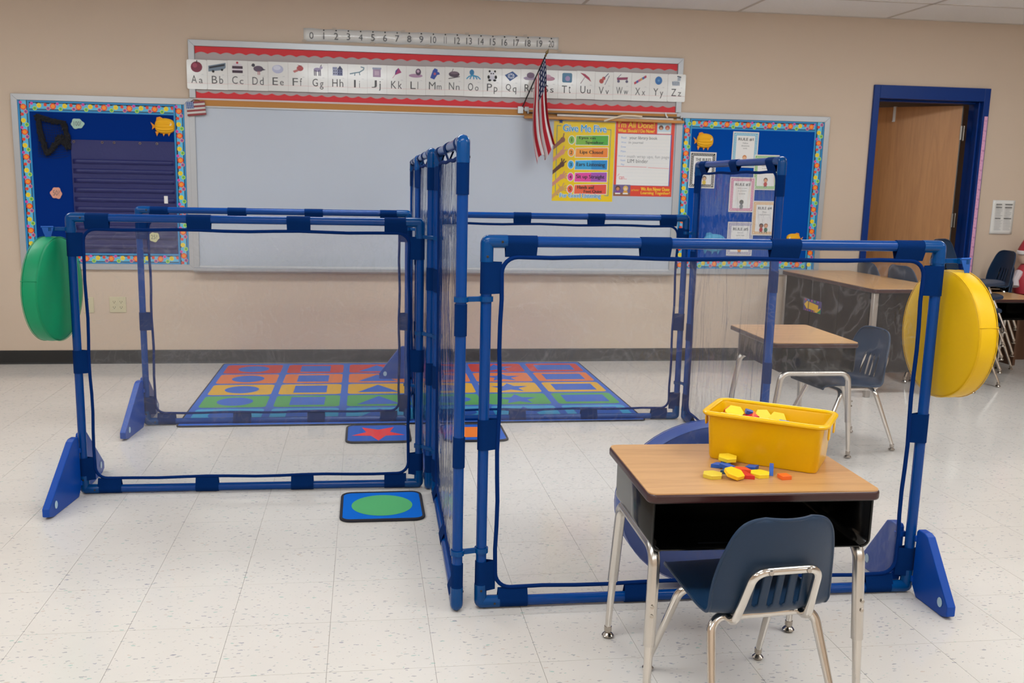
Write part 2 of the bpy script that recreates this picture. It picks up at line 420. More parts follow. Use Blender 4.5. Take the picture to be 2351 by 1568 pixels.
for k in range(-7, 4):
    for r in range(0, 16):
        x = 3.80 + CX * (k + .5); y = W - CY * (r + .5)
        if x - CX/2 < XL or x + CX/2 > XR or y - CY/2 < YF: continue
        if (k, r) in lights:
            t = thing('ceiling_light', 'recessed fluorescent ceiling light panel, out of view overhead', 'ceiling light', (x, y, ZC), 0, 'recessed ceiling lights')
            MB().bb(-CX/2+.03, CX/2-.03, -CY/2+.03, CY/2-.03, -.035, .003).build('diffuser', M_lens, t, smooth=0)
            f = MB(); X, Y = CX/2-.012, CY/2-.012
            for a in ((-X, X, -Y, -Y+.018), (-X, X, Y-.018, Y), (-X, -X+.018, -Y+.018, Y-.018), (X-.018, X, -Y+.018, Y-.018)): f.bb(*a, -.002, .011)
            f.build('frame', M_grid, t, smooth=0)
        else:
            o = bpy.data.objects.new('ceiling_tile', cme); COL.objects.link(o); o.parent = ceiling; o.location = (x, y, ZC)

# hall beyond the door
struct(MB().bb(3.6, 7.4, 6.2, 6.3, 0, 2.6).build('wall_hall', M_hall, smooth=0))
struct(MB().bb(3.5, 3.6, W + .15, 6.3, 0, 2.6).build('wall_hall', M_hall, smooth=0))
struct(MB().bb(7.4, 7.5, W + .15, 6.3, 0, 2.6).build('wall_hall', M_hall, smooth=0))
struct(MB().bb(3.5, 7.5, W + .15, 6.3, 2.6, 2.7).build('ceiling_hall', M_ceil, smooth=0))
struct(MB().bb(3.5, 7.5, W + .15, 6.3, -.12, 0).build('floor_hall', M_tile, smooth=0))
t = thing('ceiling_light', 'added hall light behind the open door, out of view', 'ceiling light', (5.0, 4.9, 2.6))
MB().bb(-.3, .3, -.3, .3, -.02, 0).build('diffuser', emis('added_hall_light', '#ffe2c4', 7), t, smooth=0)  # unseen lamp added to light the hall

# door
door = bpy.data.objects.new('door_1', None); COL.objects.link(door); door.location = (0, 0, 0); struct(door)
fr = MB()
fo0, fo1, fz = 4.936, 5.912, 2.166
fr.bb(fo0, 4.985, W - .02, W + .17, 0, fz); fr.bb(5.862, fo1, W - .02, W + .17, 0, fz); fr.bb(4.985, 5.862, W - .02, W + .17, 2.066, fz)
fr.bb(4.985, 5.0, W + .06, W + .12, 0, 2.066); fr.bb(5.847, 5.862, W + .02, W + .08, 0, 2.066); fr.bb(5.0, 5.847, W + .06, W + .12, 2.05, 2.066)
fr.build('door_frame', M_frame, door, smooth=0, bevel=.003)
hx, hy, an = 5.80, W + .15, math.radians(180 - 41)
leaf = MB().bb(0, .88, -.022, .022, .01, 2.045).build('door_leaf', M_doorw, door, (hx, hy, 0), (0, 0, an), bevel=.002)
MB().bb(-.004, 0, -.023, .023, .01, 2.045).build('leaf_edge', mat('leaf_edge_band', '#7c7670', .5), leaf)
for z in (1.83, 1.13, .3):
    h = MB(); h.bb(-.012, .0, -.05, .03, z - .055, z + .055); h.tube([(-.014, -.05, z - .058), (-.014, -.05, z + .058)], .009, 8)
    h.build('hinge', M_hingem, leaf)
h = MB(); h.bb(.0, .07, -.075, -.02, 1.98, 2.03); h.build('closer_bracket', mat('tan_bracket', '#b08050', .5), leaf)
h = thing('door_hook', 'white over-door hook hanging at the top of the wooden door', 'hook', (0, 0, 0))
hm = Matrix.Translation((hx, hy, 0)) @ Matrix.Rotation(an, 4, 'Z')
hb = MB(); hb.bb(.50, .52, .022, .03, 1.93, 2.05); hb.bb(.50, .52, -.03, .03, 2.046, 2.05); hb.bb(.50, .52, .03, .05, 1.925, 1.932)
o = hb.build('hook_strip', M_white, h); o.matrix_local = hm
# pink ruler strip on the right jamb
t = thing('ruler_strip', 'pink paper measuring strip taped up the right side of the blue door frame', 'ruler', (0, W - .0212, 0))
MB().bb(5.877, 5.905, -.0008, 0, .45, 1.952).build('strip', mat('pink_paper', '#dba2c4', .5), t, smooth=0)
F = Flat(-.0008)
for i in range(58): F.rect(5.879, .47 + i*.0254, 5.889 if i % 12 else 5.9, .472 + i*.0254, ink('#a86a92'), 1)
for i in range(1, 20): F.text(str(20 + i * 3), 5.889, .46 + i*.0762, 5.903, .474 + i*.0762, ink('#8b4f7c'), 1)
F.build('ruler_marks', t)['kind'] = 'stuff'

# ================================================================ WALL BOARDS
def frame_obj(name, x0, z0, x1, z1, w, y, d, m, parent):
    f = MB()
    # mitred picture-frame members
    for q in (((x0, z0), (x1, z0), (x1 - w, z0 + w), (x0 + w, z0 + w)), ((x1, z0), (x1, z1), (x1 - w, z1 - w), (x1 - w, z0 + w)),
              ((x1, z1), (x0, z1), (x0 + w, z1 - w), (x1 - w, z1 - w)), ((x0, z1), (x0, z0), (x0 + w, z0 + w), (x0 + w, z1 - w))):
        f.prism(list(q), lambda u, v, t: (u, y - t, v), 0, d)
    return f.build(name, m, parent, smooth=0, bevel=.0015, bseg=1)
DOTS = [(.012, .62, .0115, '#e2472c', '#d8392a', 5), (.030, .30, .0135, '#e98a6a', '#8e3f95', 6), (.062, .5, .021, '#e8402a', '#f39322', 8), (.092, .72, .0105, '#e04aa5', '#c8379b', 4),
        (.112, .28, .0145, '#c9dd4a', '#5bb04a', 6), (.140, .55, .0165, '#f3d81e', '#e8c81a', 7)]
def border(parent, name, L, w, off=0):
    """printed bulletin-board trim of length L along +x, width w, local z 0..w"""
    card = MB(); card.bb(0, L, -.0008, 0, 0, w); card.build('trim_strip', ink('#1787c4'), parent, smooth=0)
    F = Flat(-.0008, .00035); F.rect(0, w*.17, L, w*.83, M_blk, 1)
    x = 0
    F.rect(0, w*.24, L, w*.76, ink('#57b6dd'), 2); 
    x = 0
    while x < L: F.rect(x, w*.70, min(x+.03, L), w*.76, M_blk, 3); x += .06
    k = -off
    while k * .170 < L:
        for dx, fz, r, c1, c2, _ in DOTS:
            x = k * .170 + dx
            if r < x < L - r:
                r2 = r * (w / .075)
                F.disc(x, w*fz, r2, ink(c1), 4, n=10); F.disc(x, w*fz, r2*.68, ink(c2), 5, n=10)
        k += 1
    return F
def board(name, x0, z0, x1, z1, label, paper, bw=.075, off=(0, 0, 0, 0)):
    t = thing(name, label, 'bulletin board', (0, 0, 0))
    frame_obj('frame', x0, z0, x1, z1, .042, W, .022, M_alu, t)
    a0, a1, c0, c1 = x0 + .042, x1 - .042, z0 + .042, z1 - .042
    MB().bb(a0, a1, W - .012, W, c0, c1).build('backing', paper, t, smooth=0)
    y = W - .013
    for nm, loc, rot, L, of in (('top', (a0, y, c1 - bw), 0, a1 - a0, off[0]), ('bottom', (a0, y, c0), 0, a1 - a0, off[1]),
                            ('left', (a0 + bw, y - .0022, c0), -PI/2, c1 - c0, off[2]), ('right', (a1, y - .0022, c0), -PI/2, c1 - c0, off[3])):
        bt = bpy.data.objects.new('border_trim', None); COL.objects.link(bt); bt.parent = t; bt.location = loc; bt.rotation_euler = (0, rot, 0)
        border(bt, 'border', L, bw, of).build('printed_dots', bt)
    return t
board('bulletin_board', -1.393, .690, -.195, 1.902, 'left bulletin board of dark navy paper in a fruit-dot border and silver frame', M_navy)
board('bulletin_board', 3.372, .690, 4.592, 1.912, 'right bulletin board of bright blue paper with fruit-dot border, covered in rule sheets', M_bluef, off=(.3, .5, .2, .6))

# whiteboard
wb = thing('whiteboard', 'long blank whiteboard in a silver frame at the middle of the wall', 'whiteboard', (0, 0, 0))
MB().bb(-.175, 3.385, W - .014, W, .70, 1.885).build('writing_surface', M_wb, wb, smooth=0)
f = MB(); f.bb(-.205, -.165, W - .024, W, .70, 1.905); f.bb(3.363, 3.403, W - .024, W, .70, 1.905); f.bb(-.165, 3.363, W - .022, W, 1.845, 1.856)
f.build('frame', M_alu, wb, smooth=0, bevel=.001, bseg=1)
MB().bb(-.165, 3.363, W - .021, W, 1.856, 1.897).build('cork_strip', M_cork, wb, smooth=0)
MB().bb(-.165, 3.363, W - .024, W, 1.897, 1.908).build('rail', mat('pale_rail', '#cdbcbc', .4), wb, smooth=0)
pr = [(0, .725), (.022, .725), (.024, .712), (.075, .700), (.08, .712), (.085, .710), (.083, .692), (.03, .675), (0, .675)]
b = MB(); b.prism(pr, lambda u, v, t: (t, W - u, v), -.20, 3.40); b.build('marker_tray', M_alu, wb, smooth=0)
# tack board above
tb = thing('tack_board', 'long narrow grey tack board edged with red scallops above the whiteboard', 'display board', (0, 0, 0))
f = MB()
for q in (((-.197, 2.305), (3.395, 2.305), (3.353, 2.263), (-.155, 2.263)), ((-.197, 1.909), (-.197, 2.305), (-.155, 2.263), (-.155, 1.909)), ((3.395, 2.305), (3.395, 1.909), (3.353, 1.909), (3.353, 2.263))):
    f.prism(list(q), lambda u, v, t: (u, W - t, v), 0, .024)
f.build('frame', M_alu, tb, smooth=0, bevel=.0015, bseg=1)
MB().bb(-.155, 3.353, W - .012, W, 1.909, 2.263).build('backing', M_greytack, tb, smooth=0)
for top in (True, False):
    pts = []; x0, x1 = -.153, 3.351; n = 400
    for i in range(n + 1):
        x = x0 + (x1 - x0) * i / n; ph = (x - x0) / .0873
        s = abs(math.sin(PI * ph)) * .013
        pts.append((x, (2.212 + s) if top else (1.956 - s)))
    poly = pts + ([(x1, 2.262), (x0, 2.262)] if top else [(x1, 1.91), (x0, 1.91)])
    b = MB(); b.prism(poly if top else poly[::-1], lambda u, v, t: (u, W - .013 - t, v), 0, .0012); b.build('scalloped_border', M_red, tb, smooth=0)

# ---------------------------------------------------------------- alphabet cards
def I(h): return ink(h)
def pic_A(F, x, z): F.disc(x, z, .030, I('#7c2740'), 2, .028); F.disc(x-.008, z+.008, .012, I('#9c4058'), 3); F.line([(x, z+.022), (x+.003, z+.034)], .004, M_blk, 3)
def pic_B(F, x, z): F.poly([(x-.045, z-.022), (x+.03, z-.012), (x+.045, z), (x+.045, z+.026), (x-.045, z+.008)], I('#6d7d8e'), 2); F.poly([(x-.04, z-.006), (x+.04, z+.01), (x+.04, z+.02), (x-.04, z+.003)], I('#262a33'), 3); F.disc(x-.02, z-.02, .007, M_blk, 3); F.disc(x+.026, z-.011, .006, M_blk, 3)
def pic_C(F, x, z): F.rect(x-.027, z-.026, x+.028, z-.012, I('#3c2436'), 2); F.rect(x-.027, z-.012, x+.028, z-.004, I('#d8cdd6'), 2); F.rect(x-.027, z-.004, x+.028, z+.010, I('#3c2436'), 2); F.poly([(x-.027, z+.010), (x+.028, z+.010), (x+.02, z+.021), (x-.016, z+.022)], I('#cfc5cf'), 2); F.disc(x, z+.027, .006, I('#b0263c'), 3)
def pic_D(F, x, z): F.disc(x+.004, z, .026, I('#57445a'), 2, .016); F.disc(x-.022, z+.018, .009, I('#35303c'), 3); F.poly([(x+.02, z+.006), (x+.043, z-.004), (x+.02, z-.01)], I('#45384c'), 3); F.poly([(x-.028, z+.02), (x-.036, z+.014), (x-.027, z+.014)], I('#8f8a90'), 3); F.line([(x+.002, z-.013), (x+.002, z-.03)], .004, I('#b0656c'), 3); F.line([(x+.01, z-.013), (x+.01, z-.03)], .004, I('#b0656c'), 3)
def pic_E(F, x, z): F.disc(x, z, .030, I('#b4b6d0'), 2, .022); F.disc(x-.004, z+.007, .02, I('#cfd0de'), 3, .012)
def pic_F(F, x, z): F.disc(x+.012, z+.008, .018, I('#b0484c'), 2, .014); F.poly([(x, z+.004), (x-.026, z-.006), (x-.018, z-.016), (x+.004, z-.006)], I('#c0706c'), 3); F.poly([(x+.01, z+.018), (x-.002, z+.026), (x+.024, z+.022)], I('#8c3440'), 3)
def pic_G(F, x, z): F.disc(x-.002, z+.004, .02, I('#9c90b0'), 2, .011); F.disc(x+.018, z+.016, .008, I('#a79cba'), 3); [F.line([(x+d, z), (x+d+.001, z-.026)], .0045, I('#4a4560'), 3) for d in (-.018, -.010, .006, .014)]; F.line([(x+.015, z+.022), (x+.02, z+.03)], .003, M_blk, 3)
def pic_H(F, x, z): F.rect(x-.026, z-.024, x, z+.008, I('#a8acc6'), 2); F.rect(x, z-.024, x+.027, z+.01, I('#6a6f94'), 2); F.poly([(x-.002, z+.008), (x+.029, z+.008), (x+.013, z+.028)], I('#3f4262'), 3); F.rect(x-.026, z+.008, x-.002, z+.02, I('#8a90b2'), 3); [F.rect(x+dx, z+dz, x+dx+.005, z+dz+.008, I('#2f3554'), 3) for dx in (-.021, -.01, .004, .017) for dz in (-.018, -.004)]
def pic_I(F, x, z): F.line([(x-.038, z-.012), (x-.01, z-.006), (x+.012, z-.002), (x+.034, z+.012), (x+.036, z+.022), (x+.02, z+.026)], .006, I('#7a96a4'), 2); F.line([(x-.012, z-.006), (x-.014, z-.02)], .005, I('#7a96a4'), 3); F.line([(x+.01, z-.002), (x+.014, z-.016)], .005, I('#7a96a4'), 3)
def pic_J(F, x, z): F.rect(x-.021, z-.026, x+.021, z+.014, I('#a990ac'), 2); F.rect(x-.024, z+.014, x+.024, z+.024, I('#9aa0b8'), 2); F.rect(x-.012, z-.016, x+.012, z+.006, I('#c0a8bc'), 3)
def pic_K(F, x, z): F.poly([(x-.008, z-.012), (x+.012, z+.027), (x+.028, z+.003)], I('#a03070'), 2); F.poly([(x-.008, z-.012), (x-.004, z+.012), (x+.012, z+.027)], I('#3a3a86'), 3); F.line([(x-.008, z-.012), (x-.02, z-.028)], .003, I('#c88aa0'), 2)
def pic_L(F, x, z): F.disc(x, z-.012, .038, I('#a884a0'), 2, .010); F.disc(x+.014, z+.008, .015, I('#4c3850'), 3, .018); F.disc(x+.013, z+.012, .008, I('#b89ab0'), 4)
def pic_M(F, x, z): F.poly([(x-.026, z-.022), (x-.004, z-.03), (x+.012, z-.006), (x+.027, z-.002), (x+.022, z+.010), (x+.014, z+.010), (x+.014, z+.024), (x-.002, z+.03), (x-.012, z+.018)], I('#27479c'), 2); F.disc(x-.001, z+.0, .007, I('#b0546c'), 3)
def pic_N(F, x, z): F.disc(x, z, .030, I('#4c3c4c'), 2, .016); F.disc(x, z+.008, .024, I('#6e5a68'), 3, .008); F.line([(x-.03, z-.024), (x+.03, z-.012)], .004, I('#3c3038'), 3); F.line([(x-.012, z+.012), (x-.006, z+.028)], .003, I('#3c3038'), 3)
def pic_O(F, x, z): F.disc(x-.008, z+.014, .013, I('#2d78a6'), 2, .016); [F.line([(x-.004, z), (x+dx, z-.008), (x+dx*1.5, z-.02)], .006, I('#3a92bc'), 3) for dx in (-.024, -.012, .002, .014, .026)]
def pic_P(F, x, z): F.disc(x, z-.012, .018, I('#c9c8d4'), 2, .014); F.disc(x, z+.010, .016, I('#d8d7e0'), 3, .013); [F.disc(x+s*.015, z+.023, .006, M_blk, 2) for s in (-1, 1)]; [F.disc(x+s*.006, z+.011, .004, M_blk, 4) for s in (-1, 1)]; [F.disc(x+s*.02, z-.008, .007, M_blk, 3, .010) for s in (-1, 1)]; [F.disc(x+s*.014, z-.025, .009, M_blk, 4, .006) for s in (-1, 1)]
def pic_Q(F, x, z): F.poly([(x-.036, z+.004), (x+.008, z+.026), (x+.038, z+.002), (x-.006, z-.028)], I('#3c5c94'), 2); F.disc(x, z, .019, I('#c6cddc'), 3, .014); [F.line([(x, z), (x+.015*math.cos(a), z+.011*math.sin(a))], .004, I('#3c5c94'), 4) for a in [i*PI/3 for i in range(6)]]
def pic_R(F, x, z): F.disc(x, z-.01, .036, I('#ab9cb4'), 2, .010); F.disc(x+.004, z+.006, .022, I('#7d6880'), 3, .016)
def pic_S(F, x, z): F.disc(x+.004, z-.008, .032, I('#c08aa0'), 2, .012); F.disc(x-.006, z+.004, .02, I('#d0a8bc'), 3, .010)
def pic_T(F, x, z): F.poly(rrect(x-.028, x+.028, z-.026, z+.026, .008, 3), I('#4d7c9c'), 2); F.disc(x+.003, z-.004, .014, I('#a08cb8'), 3)
def pic_U(F, x, z): F.poly([(x-.032, z+.028), (x-.004, z+.022), (x+.02, z+.004), (x+.033, z-.020), (x, z+.002)], I('#a83452'), 2); F.line([(x-.004, z+.006), (x-.028, z-.03)], .003, I('#8a6472'), 3)
def pic_V(F, x, z): F.disc(x-.014, z-.012, .013, I('#b0443c'), 2); F.disc(x-.002, z+.003, .010, I('#c05048'), 3); F.line([(x, z+.004), (x+.024, z+.03)], .004, I('#2c3060'), 3); F.line([(x+.006, z-.03), (x+.03, z+.018)], .003, I('#44406c'), 2)
def pic_W(F, x, z): F.poly([(x-.03, z-.006), (x+.03, z-.002), (x+.032, z+.012), (x-.032, z+.008)], I('#8c3458'), 2); [F.disc(x+d, z-.012, .008, I('#5a5470'), 3) for d in (-.022, .026)]; F.line([(x-.028, z+.006), (x-.008, z+.026)], .003, I('#5a5470'), 3)
def pic_X(F, x, z):
    for i in range(6): a = -.034 + i*.0115; F.poly([(x+a, z+a*.6-.006), (x+a+.0115, z+(a+.0115)*.6-.006), (x+a+.008, z+(a+.0115)*.6+.006), (x+a-.004, z+a*.6+.006)], I(('#c0404c', '#4c58a0', '#c8607c', '#d09850', '#4868a8', '#b83a50')[i]), 2)
def pic_Y(F, x, z): F.disc(x, z, .021, I('#2e6cab'), 2, .023); F.disc(x, z, .007, I('#4e8ac0'), 3)
def pic_Z(F, x, z): F.disc(x-.004, z-.012, .024, I('#c4ccd4'), 2, .014); F.disc(x+.014, z+.012, .011, I('#d0d6dc'), 2, .016); [F.line([(x-.024+i*.009, z-.004), (x-.020+i*.009, z-.024)], .003, I('#2a4468'), 3) for i in range(5)]; F.line([(x+.004, z+.026), (x+.024, z+.022)], .005, I('#22364e'), 3); [F.line([(x+.006, z+.004+i*.006), (x+.022, z+.006+i*.006)], .002, I('#2a4468'), 3) for i in range(3)]
desc = dict(A='apple', B='grey bus', C='slice of cake', D='duck', E='egg', F='red fish', G='goat', H='house', I='lizard', J='jar', K='kite', L='small brown animal', M='blue mitten', N='nest',
            O='blue octopus', P='panda', Q='quilt square', R='brimmed hat', S='pink shoe', T='blue box-shaped object', U='red umbrella', V='violin', W='red wagon', X='xylophone', Y='blue ball', Z='zebra')
cx0, cx1, n = -.209, 3.418, 26
pitch = (cx1 - .0 - cx0) / n
for i in range(26):
    L = chr(65 + i); x0 = cx0 + i * pitch; x1 = x0 + pitch - .0012; zb = 1.969 + .019 * i / 25 + random.uniform(-.0015, .0015); zt = zb + .201
    t = thing('alphabet_card', 'laminated white alphabet card %s%s with a picture of a %s' % (L, L.lower(), desc[L]), 'card', (x0, W - .0262, zb), 0, 'alphabet cards above the whiteboard')
    r = .012 if i in (0, 25) else .0015
    MB().prism(rrect(0, x1 - x0, 0, zt - zb, r, 3), lambda u, v, q: (u, -q, v), 0, .0012).build('card', M_lam, t, smooth=0)
    F = Flat(-.0012); xm = (x1 - x0) / 2
    F.rect(0, .040, x1-x0, .0415, I('#e0a4a8'), 1); F.rect(0, .095, x1-x0, .0957, I('#c3c6cc'), 1)
    F.rect(xm+.03, .101, xm+.045, .103, M_lgrey, 1)
    k0 = len(F.b.v); globals()['pic_' + L](F, xm - .004, .145)
    for q in range(k0, len(F.b.v)): a_, b__, c_ = F.b.v[q]; F.b.v[q] = (xm - .002 + (a_ - xm + .004) * 1.32, b__, .151 + (c_ - .145) * 1.32)
    w_ = .046 if L in 'MW' else .012 if L == 'I' else .036
    F.text(L, xm - .018 - w_*.6, .0415, xm - .018 + w_*.45, .094, M_grey, 2)
    l = L.lower(); desc_ = l in 'gjpqy'; tall = l in 'bdfhklt'
    w2 = .004 if l in 'il' else .034 if l in 'mw' else .014 if l in 'fjt' else .026
    F.text(l, xm + .012, .0415 - (.02 if desc_ else 0), xm + .012 + w2, .094 if tall else (.088 if l in 'ij' else .071), M_grey, 2)
    F.build('printed_picture', t)

# number line
t = thing('number_line', 'long laminated number line strip from 0 to 20 at the top of the wall', 'number line', (0, W, 0))
b = MB()
b.grid(60, 2, lambda u, v: (.598 + u*1.842, -.004 - .003*math.sin(u*40+v), 2.325 + .088*v + u*.008 + .0025*math.sin(u*57)*(1 if v > .5 else -1)))
b.build('strip', M_lam, t, solid=.001)
F = Flat(-.0085)
for k in range(21):
    x = .653 + (2.385 - .653) * k / 20; s = str(k); w_ = .0145 if len(s) == 1 else .020
    if s == '1': w_ = .003
    if s == '11': w_ = .009
    z0 = 2.342 + .006*k/20
    F.text(s, x - w_, z0, x + w_, z0 + .047, M_grey, 1, keep=len(s) == 1 and s != '1')
    if k: F.disc(x, z0 + .062, .0055, M_blk, 1, n=8)
F.line([(.6, 2.408), (2.44, 2.415)], .0016, M_lgrey, 1)
F.build('numerals', t)
for k in range(9): MB().box((.62 + k*.225 + random.uniform(-.05, .05), -.008, 2.415 + .01*k/9 if k % 2 else 2.325), (.03, .001, .016), Matrix.Rotation(random.uniform(-.3, .3), 3, 'Y')).build('clear_tape', mat('clear_tape', '#b8aa9c', .5), t)

# ---------------------------------------------------------------- posters
def sheet_obj(t, x0, z0, x1, z1, m, y=-.0006, curl=0):
    return MB().bb(x0, x1, y, 0, z0, z1).build('sheet', m, t, smooth=0)
PY = thing('poster', 'yellow GIVE ME FIVE listening poster with five hands on the whiteboard', 'poster', (2.423, W - .0145, 1.235))
w_, h_ = .468, .588
sheet_obj(PY, 0, 0, w_, h_, mat('poster_yellow', '#e8c614', .25))
F = Flat(-.0006); Bt = I('#3d7f8e'); cb = I('#1d94c8')
F.line([(.055, .555), (.025, .555), (.025, .045), (.05, .045)], .0045, Bt, 1); F.line([(.408, .535), (.436, .535), (.434, .045), (.405, .045)], .0045, Bt, 1)
for dx, dz, mm, LL in ((.002, -.003, I('#8d9aa0'), 2), (0, 0, M_white, 3)):
    for ex, ez in ((-.004, 0), (.004, 0), (0, .004), (0, -.004)):
        F.text('Give Me Five', .07+dx+ex, .515+dz+ez, .40+dx+ex, .565+dz+ez, mm, LL); F.text('For Good Listening', .06+dx+ex, .02+dz+ez, .375+dx+ex, .058+dz+ez, mm, LL)
for ex in (-.0015, 0, .0015): F.text('Give Me Five', .07+ex, .515, .40+ex, .565, cb, 4); F.text('For Good Listening', .06+ex, .02, .375+ex, .058, cb, 4)
rows = [('1', ['Eyes on', 'Speaker'], '#7cb342', '#4ea63a', '#8d5a4a'), ('2', ['Lips Closed'], '#f09a3a', '#e8802e', '#d9957a'), ('3', ['Ears Listening'], '#35a5dc', '#0f86c8', '#5c3528'),
        ('4', ['Sit up Straight'], '#e0459c', '#a04fae', '#c98670'), ('5', ['Hands and', 'Feet Quiet'], '#e9603a', '#e04a3a', '#c99a58')]
for i, (nm, tx, c1, c2, sk) in enumerate(rows):
    zc = .452 - i * .0905
    F.disc(.138, zc, .027, M_white, 2, .034); F.disc(.138, zc, .022, I(c1), 3, .029)
    for ex in (-.001, .001): F.text(nm, .130+ex, zc-.013, .146+ex, zc+.013, M_blk, 4, keep=True)
    F.poly([(.166, zc-.038), (.422, zc-.036), (.422, zc+.042), (.170, zc+.034)], M_white, 2)
    F.poly([(.170, zc-.034), (.296, zc-.033), (.296, zc+.035), (.173, zc+.030)], I(c1), 3); F.poly([(.296, zc-.033), (.418, zc-.032), (.418, zc+.038), (.296, zc+.035)], I(c2), 3)
    for ex in (-.0013, 0, .0013):
        if len(tx) == 2: F.text(tx[0], .195+ex, zc+.003, .320+ex, zc+.028, M_blk, 4); F.text(tx[1], .245+ex, zc-.030, .385+ex, zc-.004, M_blk, 4)
        elif tx[0] == 'Lips Closed': F.text(tx[0], .205+ex, zc-.015, .380+ex, zc+.017, M_blk, 4)
        else: F.text(tx[0], .182+ex, zc-.018, .400+ex, zc+.018, M_blk, 4)
    S = I(sk); hx_, hz_ = .070, zc
    F.poly([(.0, zc-.075), (.0, zc-.045), (hx_-.02, hz_+.002), (hx_-.002, hz_-.020)], S, 2); F.disc(hx_, hz_, .019, S, 3, .020)
    fing = {0: [(80, .040)], 1: [(75, .040), (30, .034)], 2: [(95, .036), (68, .036), (38, .034)], 3: [(62, .038), (36, .038), (10, .036), (-16, .032)], 4: [(128, .034), (66, .042), (36, .038), (8, .036), (-20, .034)]}[i]
    for a, l in fing: F.line([(hx_, hz_), (hx_ + (l+.006)*math.cos(math.radians(a)), hz_ + (l+.006)*math.sin(math.radians(a)))], .0085, S, 4)
F.build('printed_artwork', PY)
PR = thing('poster', 'red-framed handwritten poster about what to do when finished, right of the yellow one', 'poster', (2.897, W - .0145, 1.28))
w_, h_ = .457, .560
sheet_obj(PR, 0, 0, w_, h_, mat('poster_red', '#dc4434', .25))
F = Flat(-.0006); Yl = I('#f0c52c')
F.rect(.018, .080, .437, .465, I('#3a50a0'), 1); F.rect(.018, .082, .430, .463, M_white, 2)
for ex in (-.001, .001): F.text("I'm All Done!", .02+ex, .508, .30+ex, .555, Yl, 2); F.text('What Should I Do Now?', .018+ex, .474, .300+ex, .500, Yl, 2)
F.rect(.320, .470, .430, .552, I('#bcd2de'), 2); [F.disc(.35+k*.05, .515, .018, I(c), 3) for k, c in enumerate(('#5a3c34', '#b05040'))]; [F.disc(.35+k*.05, .508, .011, I('#c89070'), 4) for k in (0, 1)]; F.rect(.325, .470, .425, .486, M_white, 5)
for i in range(14): F.rect(.085, .425 - i*.025, .425, .4257 - i*.025, I('#b9c6d2'), 3)
for i, s in enumerate(('Read', 'Write', 'Draw', 'Make', 'Work on', 'Finish', 'Play')): F.text(s, .045 if s != 'Work on' else .026, .428 - i*.0335, .083, .443 - i*.0335, I('#6d94cc'), 4, keep=True)
F.text('your library book', .108, .418, .325, .447, M_grey, 4); F.text('in journal', .103, .386, .215, .410, I('#7d7d80'), 4)
F.text('math wrap ups, fun page', .095, .280, .425, .308, I('#9a9a9c'), 4); F.text('LIM binder', .10, .250, .26, .277, M_grey, 4)
F.line([(.02, .222), (.25, .219)], .003, I('#e0707c'), 4); F.line([(.262, .217), (.425, .212)], .003, I('#e0707c'), 4)
F.line([(.028, .152), (.040, .166)], .003, I('#e0707c'), 4); F.text('can...', .04, .125, .10, .147, I('#e0707c'), 4, shear=0)
F.rect(.0, .002, .132, .085, I('#6b5a8c'), 3); F.rect(.0, .002, .132, .025, I('#8c5a38'), 4)
for k, (sk, hr) in enumerate((('#c88058', '#5c3424'), ('#e8c8a0', '#d8b050'))): F.disc(.034+k*.06, .058, .020, I(hr), 4); F.disc(.034+k*.06, .053, .013, I(sk), 5); F.disc(.034+k*.06, .030, .018, I(('#7c3f90', '#d89a30')[k]), 5, .012); F.rect(.014+k*.06, .014, .054+k*.06, .024, M_white, 6)
F.text('Just Remember!', .140, .035, .20, .055, Yl, 3)
for ex in (-.001, .001): F.text('We Are Never Done', .215+ex, .042, .44+ex, .070, Yl, 3); F.text('Learning Together!', .215+ex, .010, .445+ex, .038, Yl, 3)
F.build('printed_artwork', PR)
# blue pinned cut-out on the yellow poster
def star(x, z, r, r2=.42, n=5, a0=PI/2): return [(x + (r if i % 2 == 0 else r*r2)*math.cos(a0 + PI*i/n), z + (r if i % 2 == 0 else r*r2)*math.sin(a0 + PI*i/n)) for i in range(2*n)]
tag(MB().prism(star(2.475, 1.822, .020, .5, 5), lambda u, v, q: (u, W - .0175 - q, v), 0, .003).build('star_magnet', ink('#12388c'), smooth=0), 'small dark blue star magnet at the top corner of the yellow poster', 'magnet')
# wooden rod with white roll
t = thing('map_rod', 'long varnished wooden rod with a white roll hung under the cork strip', 'rod', (0, W, 0))
MB().tube([(2.19, -.052, 1.842), (3.41, -.052, 1.838)], .011, 12).build('wooden_rod', M_rod, t)
MB().tube([(2.44, -.040, 1.862), (3.33, -.040, 1.856)], .009, 12).build('paper_roll', mat('pale_roll', '#d9cfc9', .5), t)
f = MB(); f.tube([(2.21, -.03, 1.876), (3.39, -.03, 1.872), (3.403, -.034, 1.866), (3.405, -.045, 1.845)], .006, 8); f.build('metal_rail', mat('bronze_rail', '#6d5f50', .4, metal=.6), t)
for x in (2.22, 3.39): MB().bb(x-.006, x+.006, -.05, 0, 1.868, 1.886).build('bracket', M_alu, t)
MB().tube([(2.79, -.07, 1.828), (2.84, -.075, 1.846), (2.93, -.07, 1.872), (3.02, -.072, 1.872), (3.08, -.07, 1.868)], .006, 8, flat=(1, .4)).build('tie_cord', M_cord, t)
tag(MB().tube([(3.27, W-.03, 1.905), (3.275, W-.034, 1.885), (3.285, W-.042, 1.868)], .006, 8).build('board_hook', M_white), 'small white plastic hook on the cork strip above the wooden rod', 'hook')

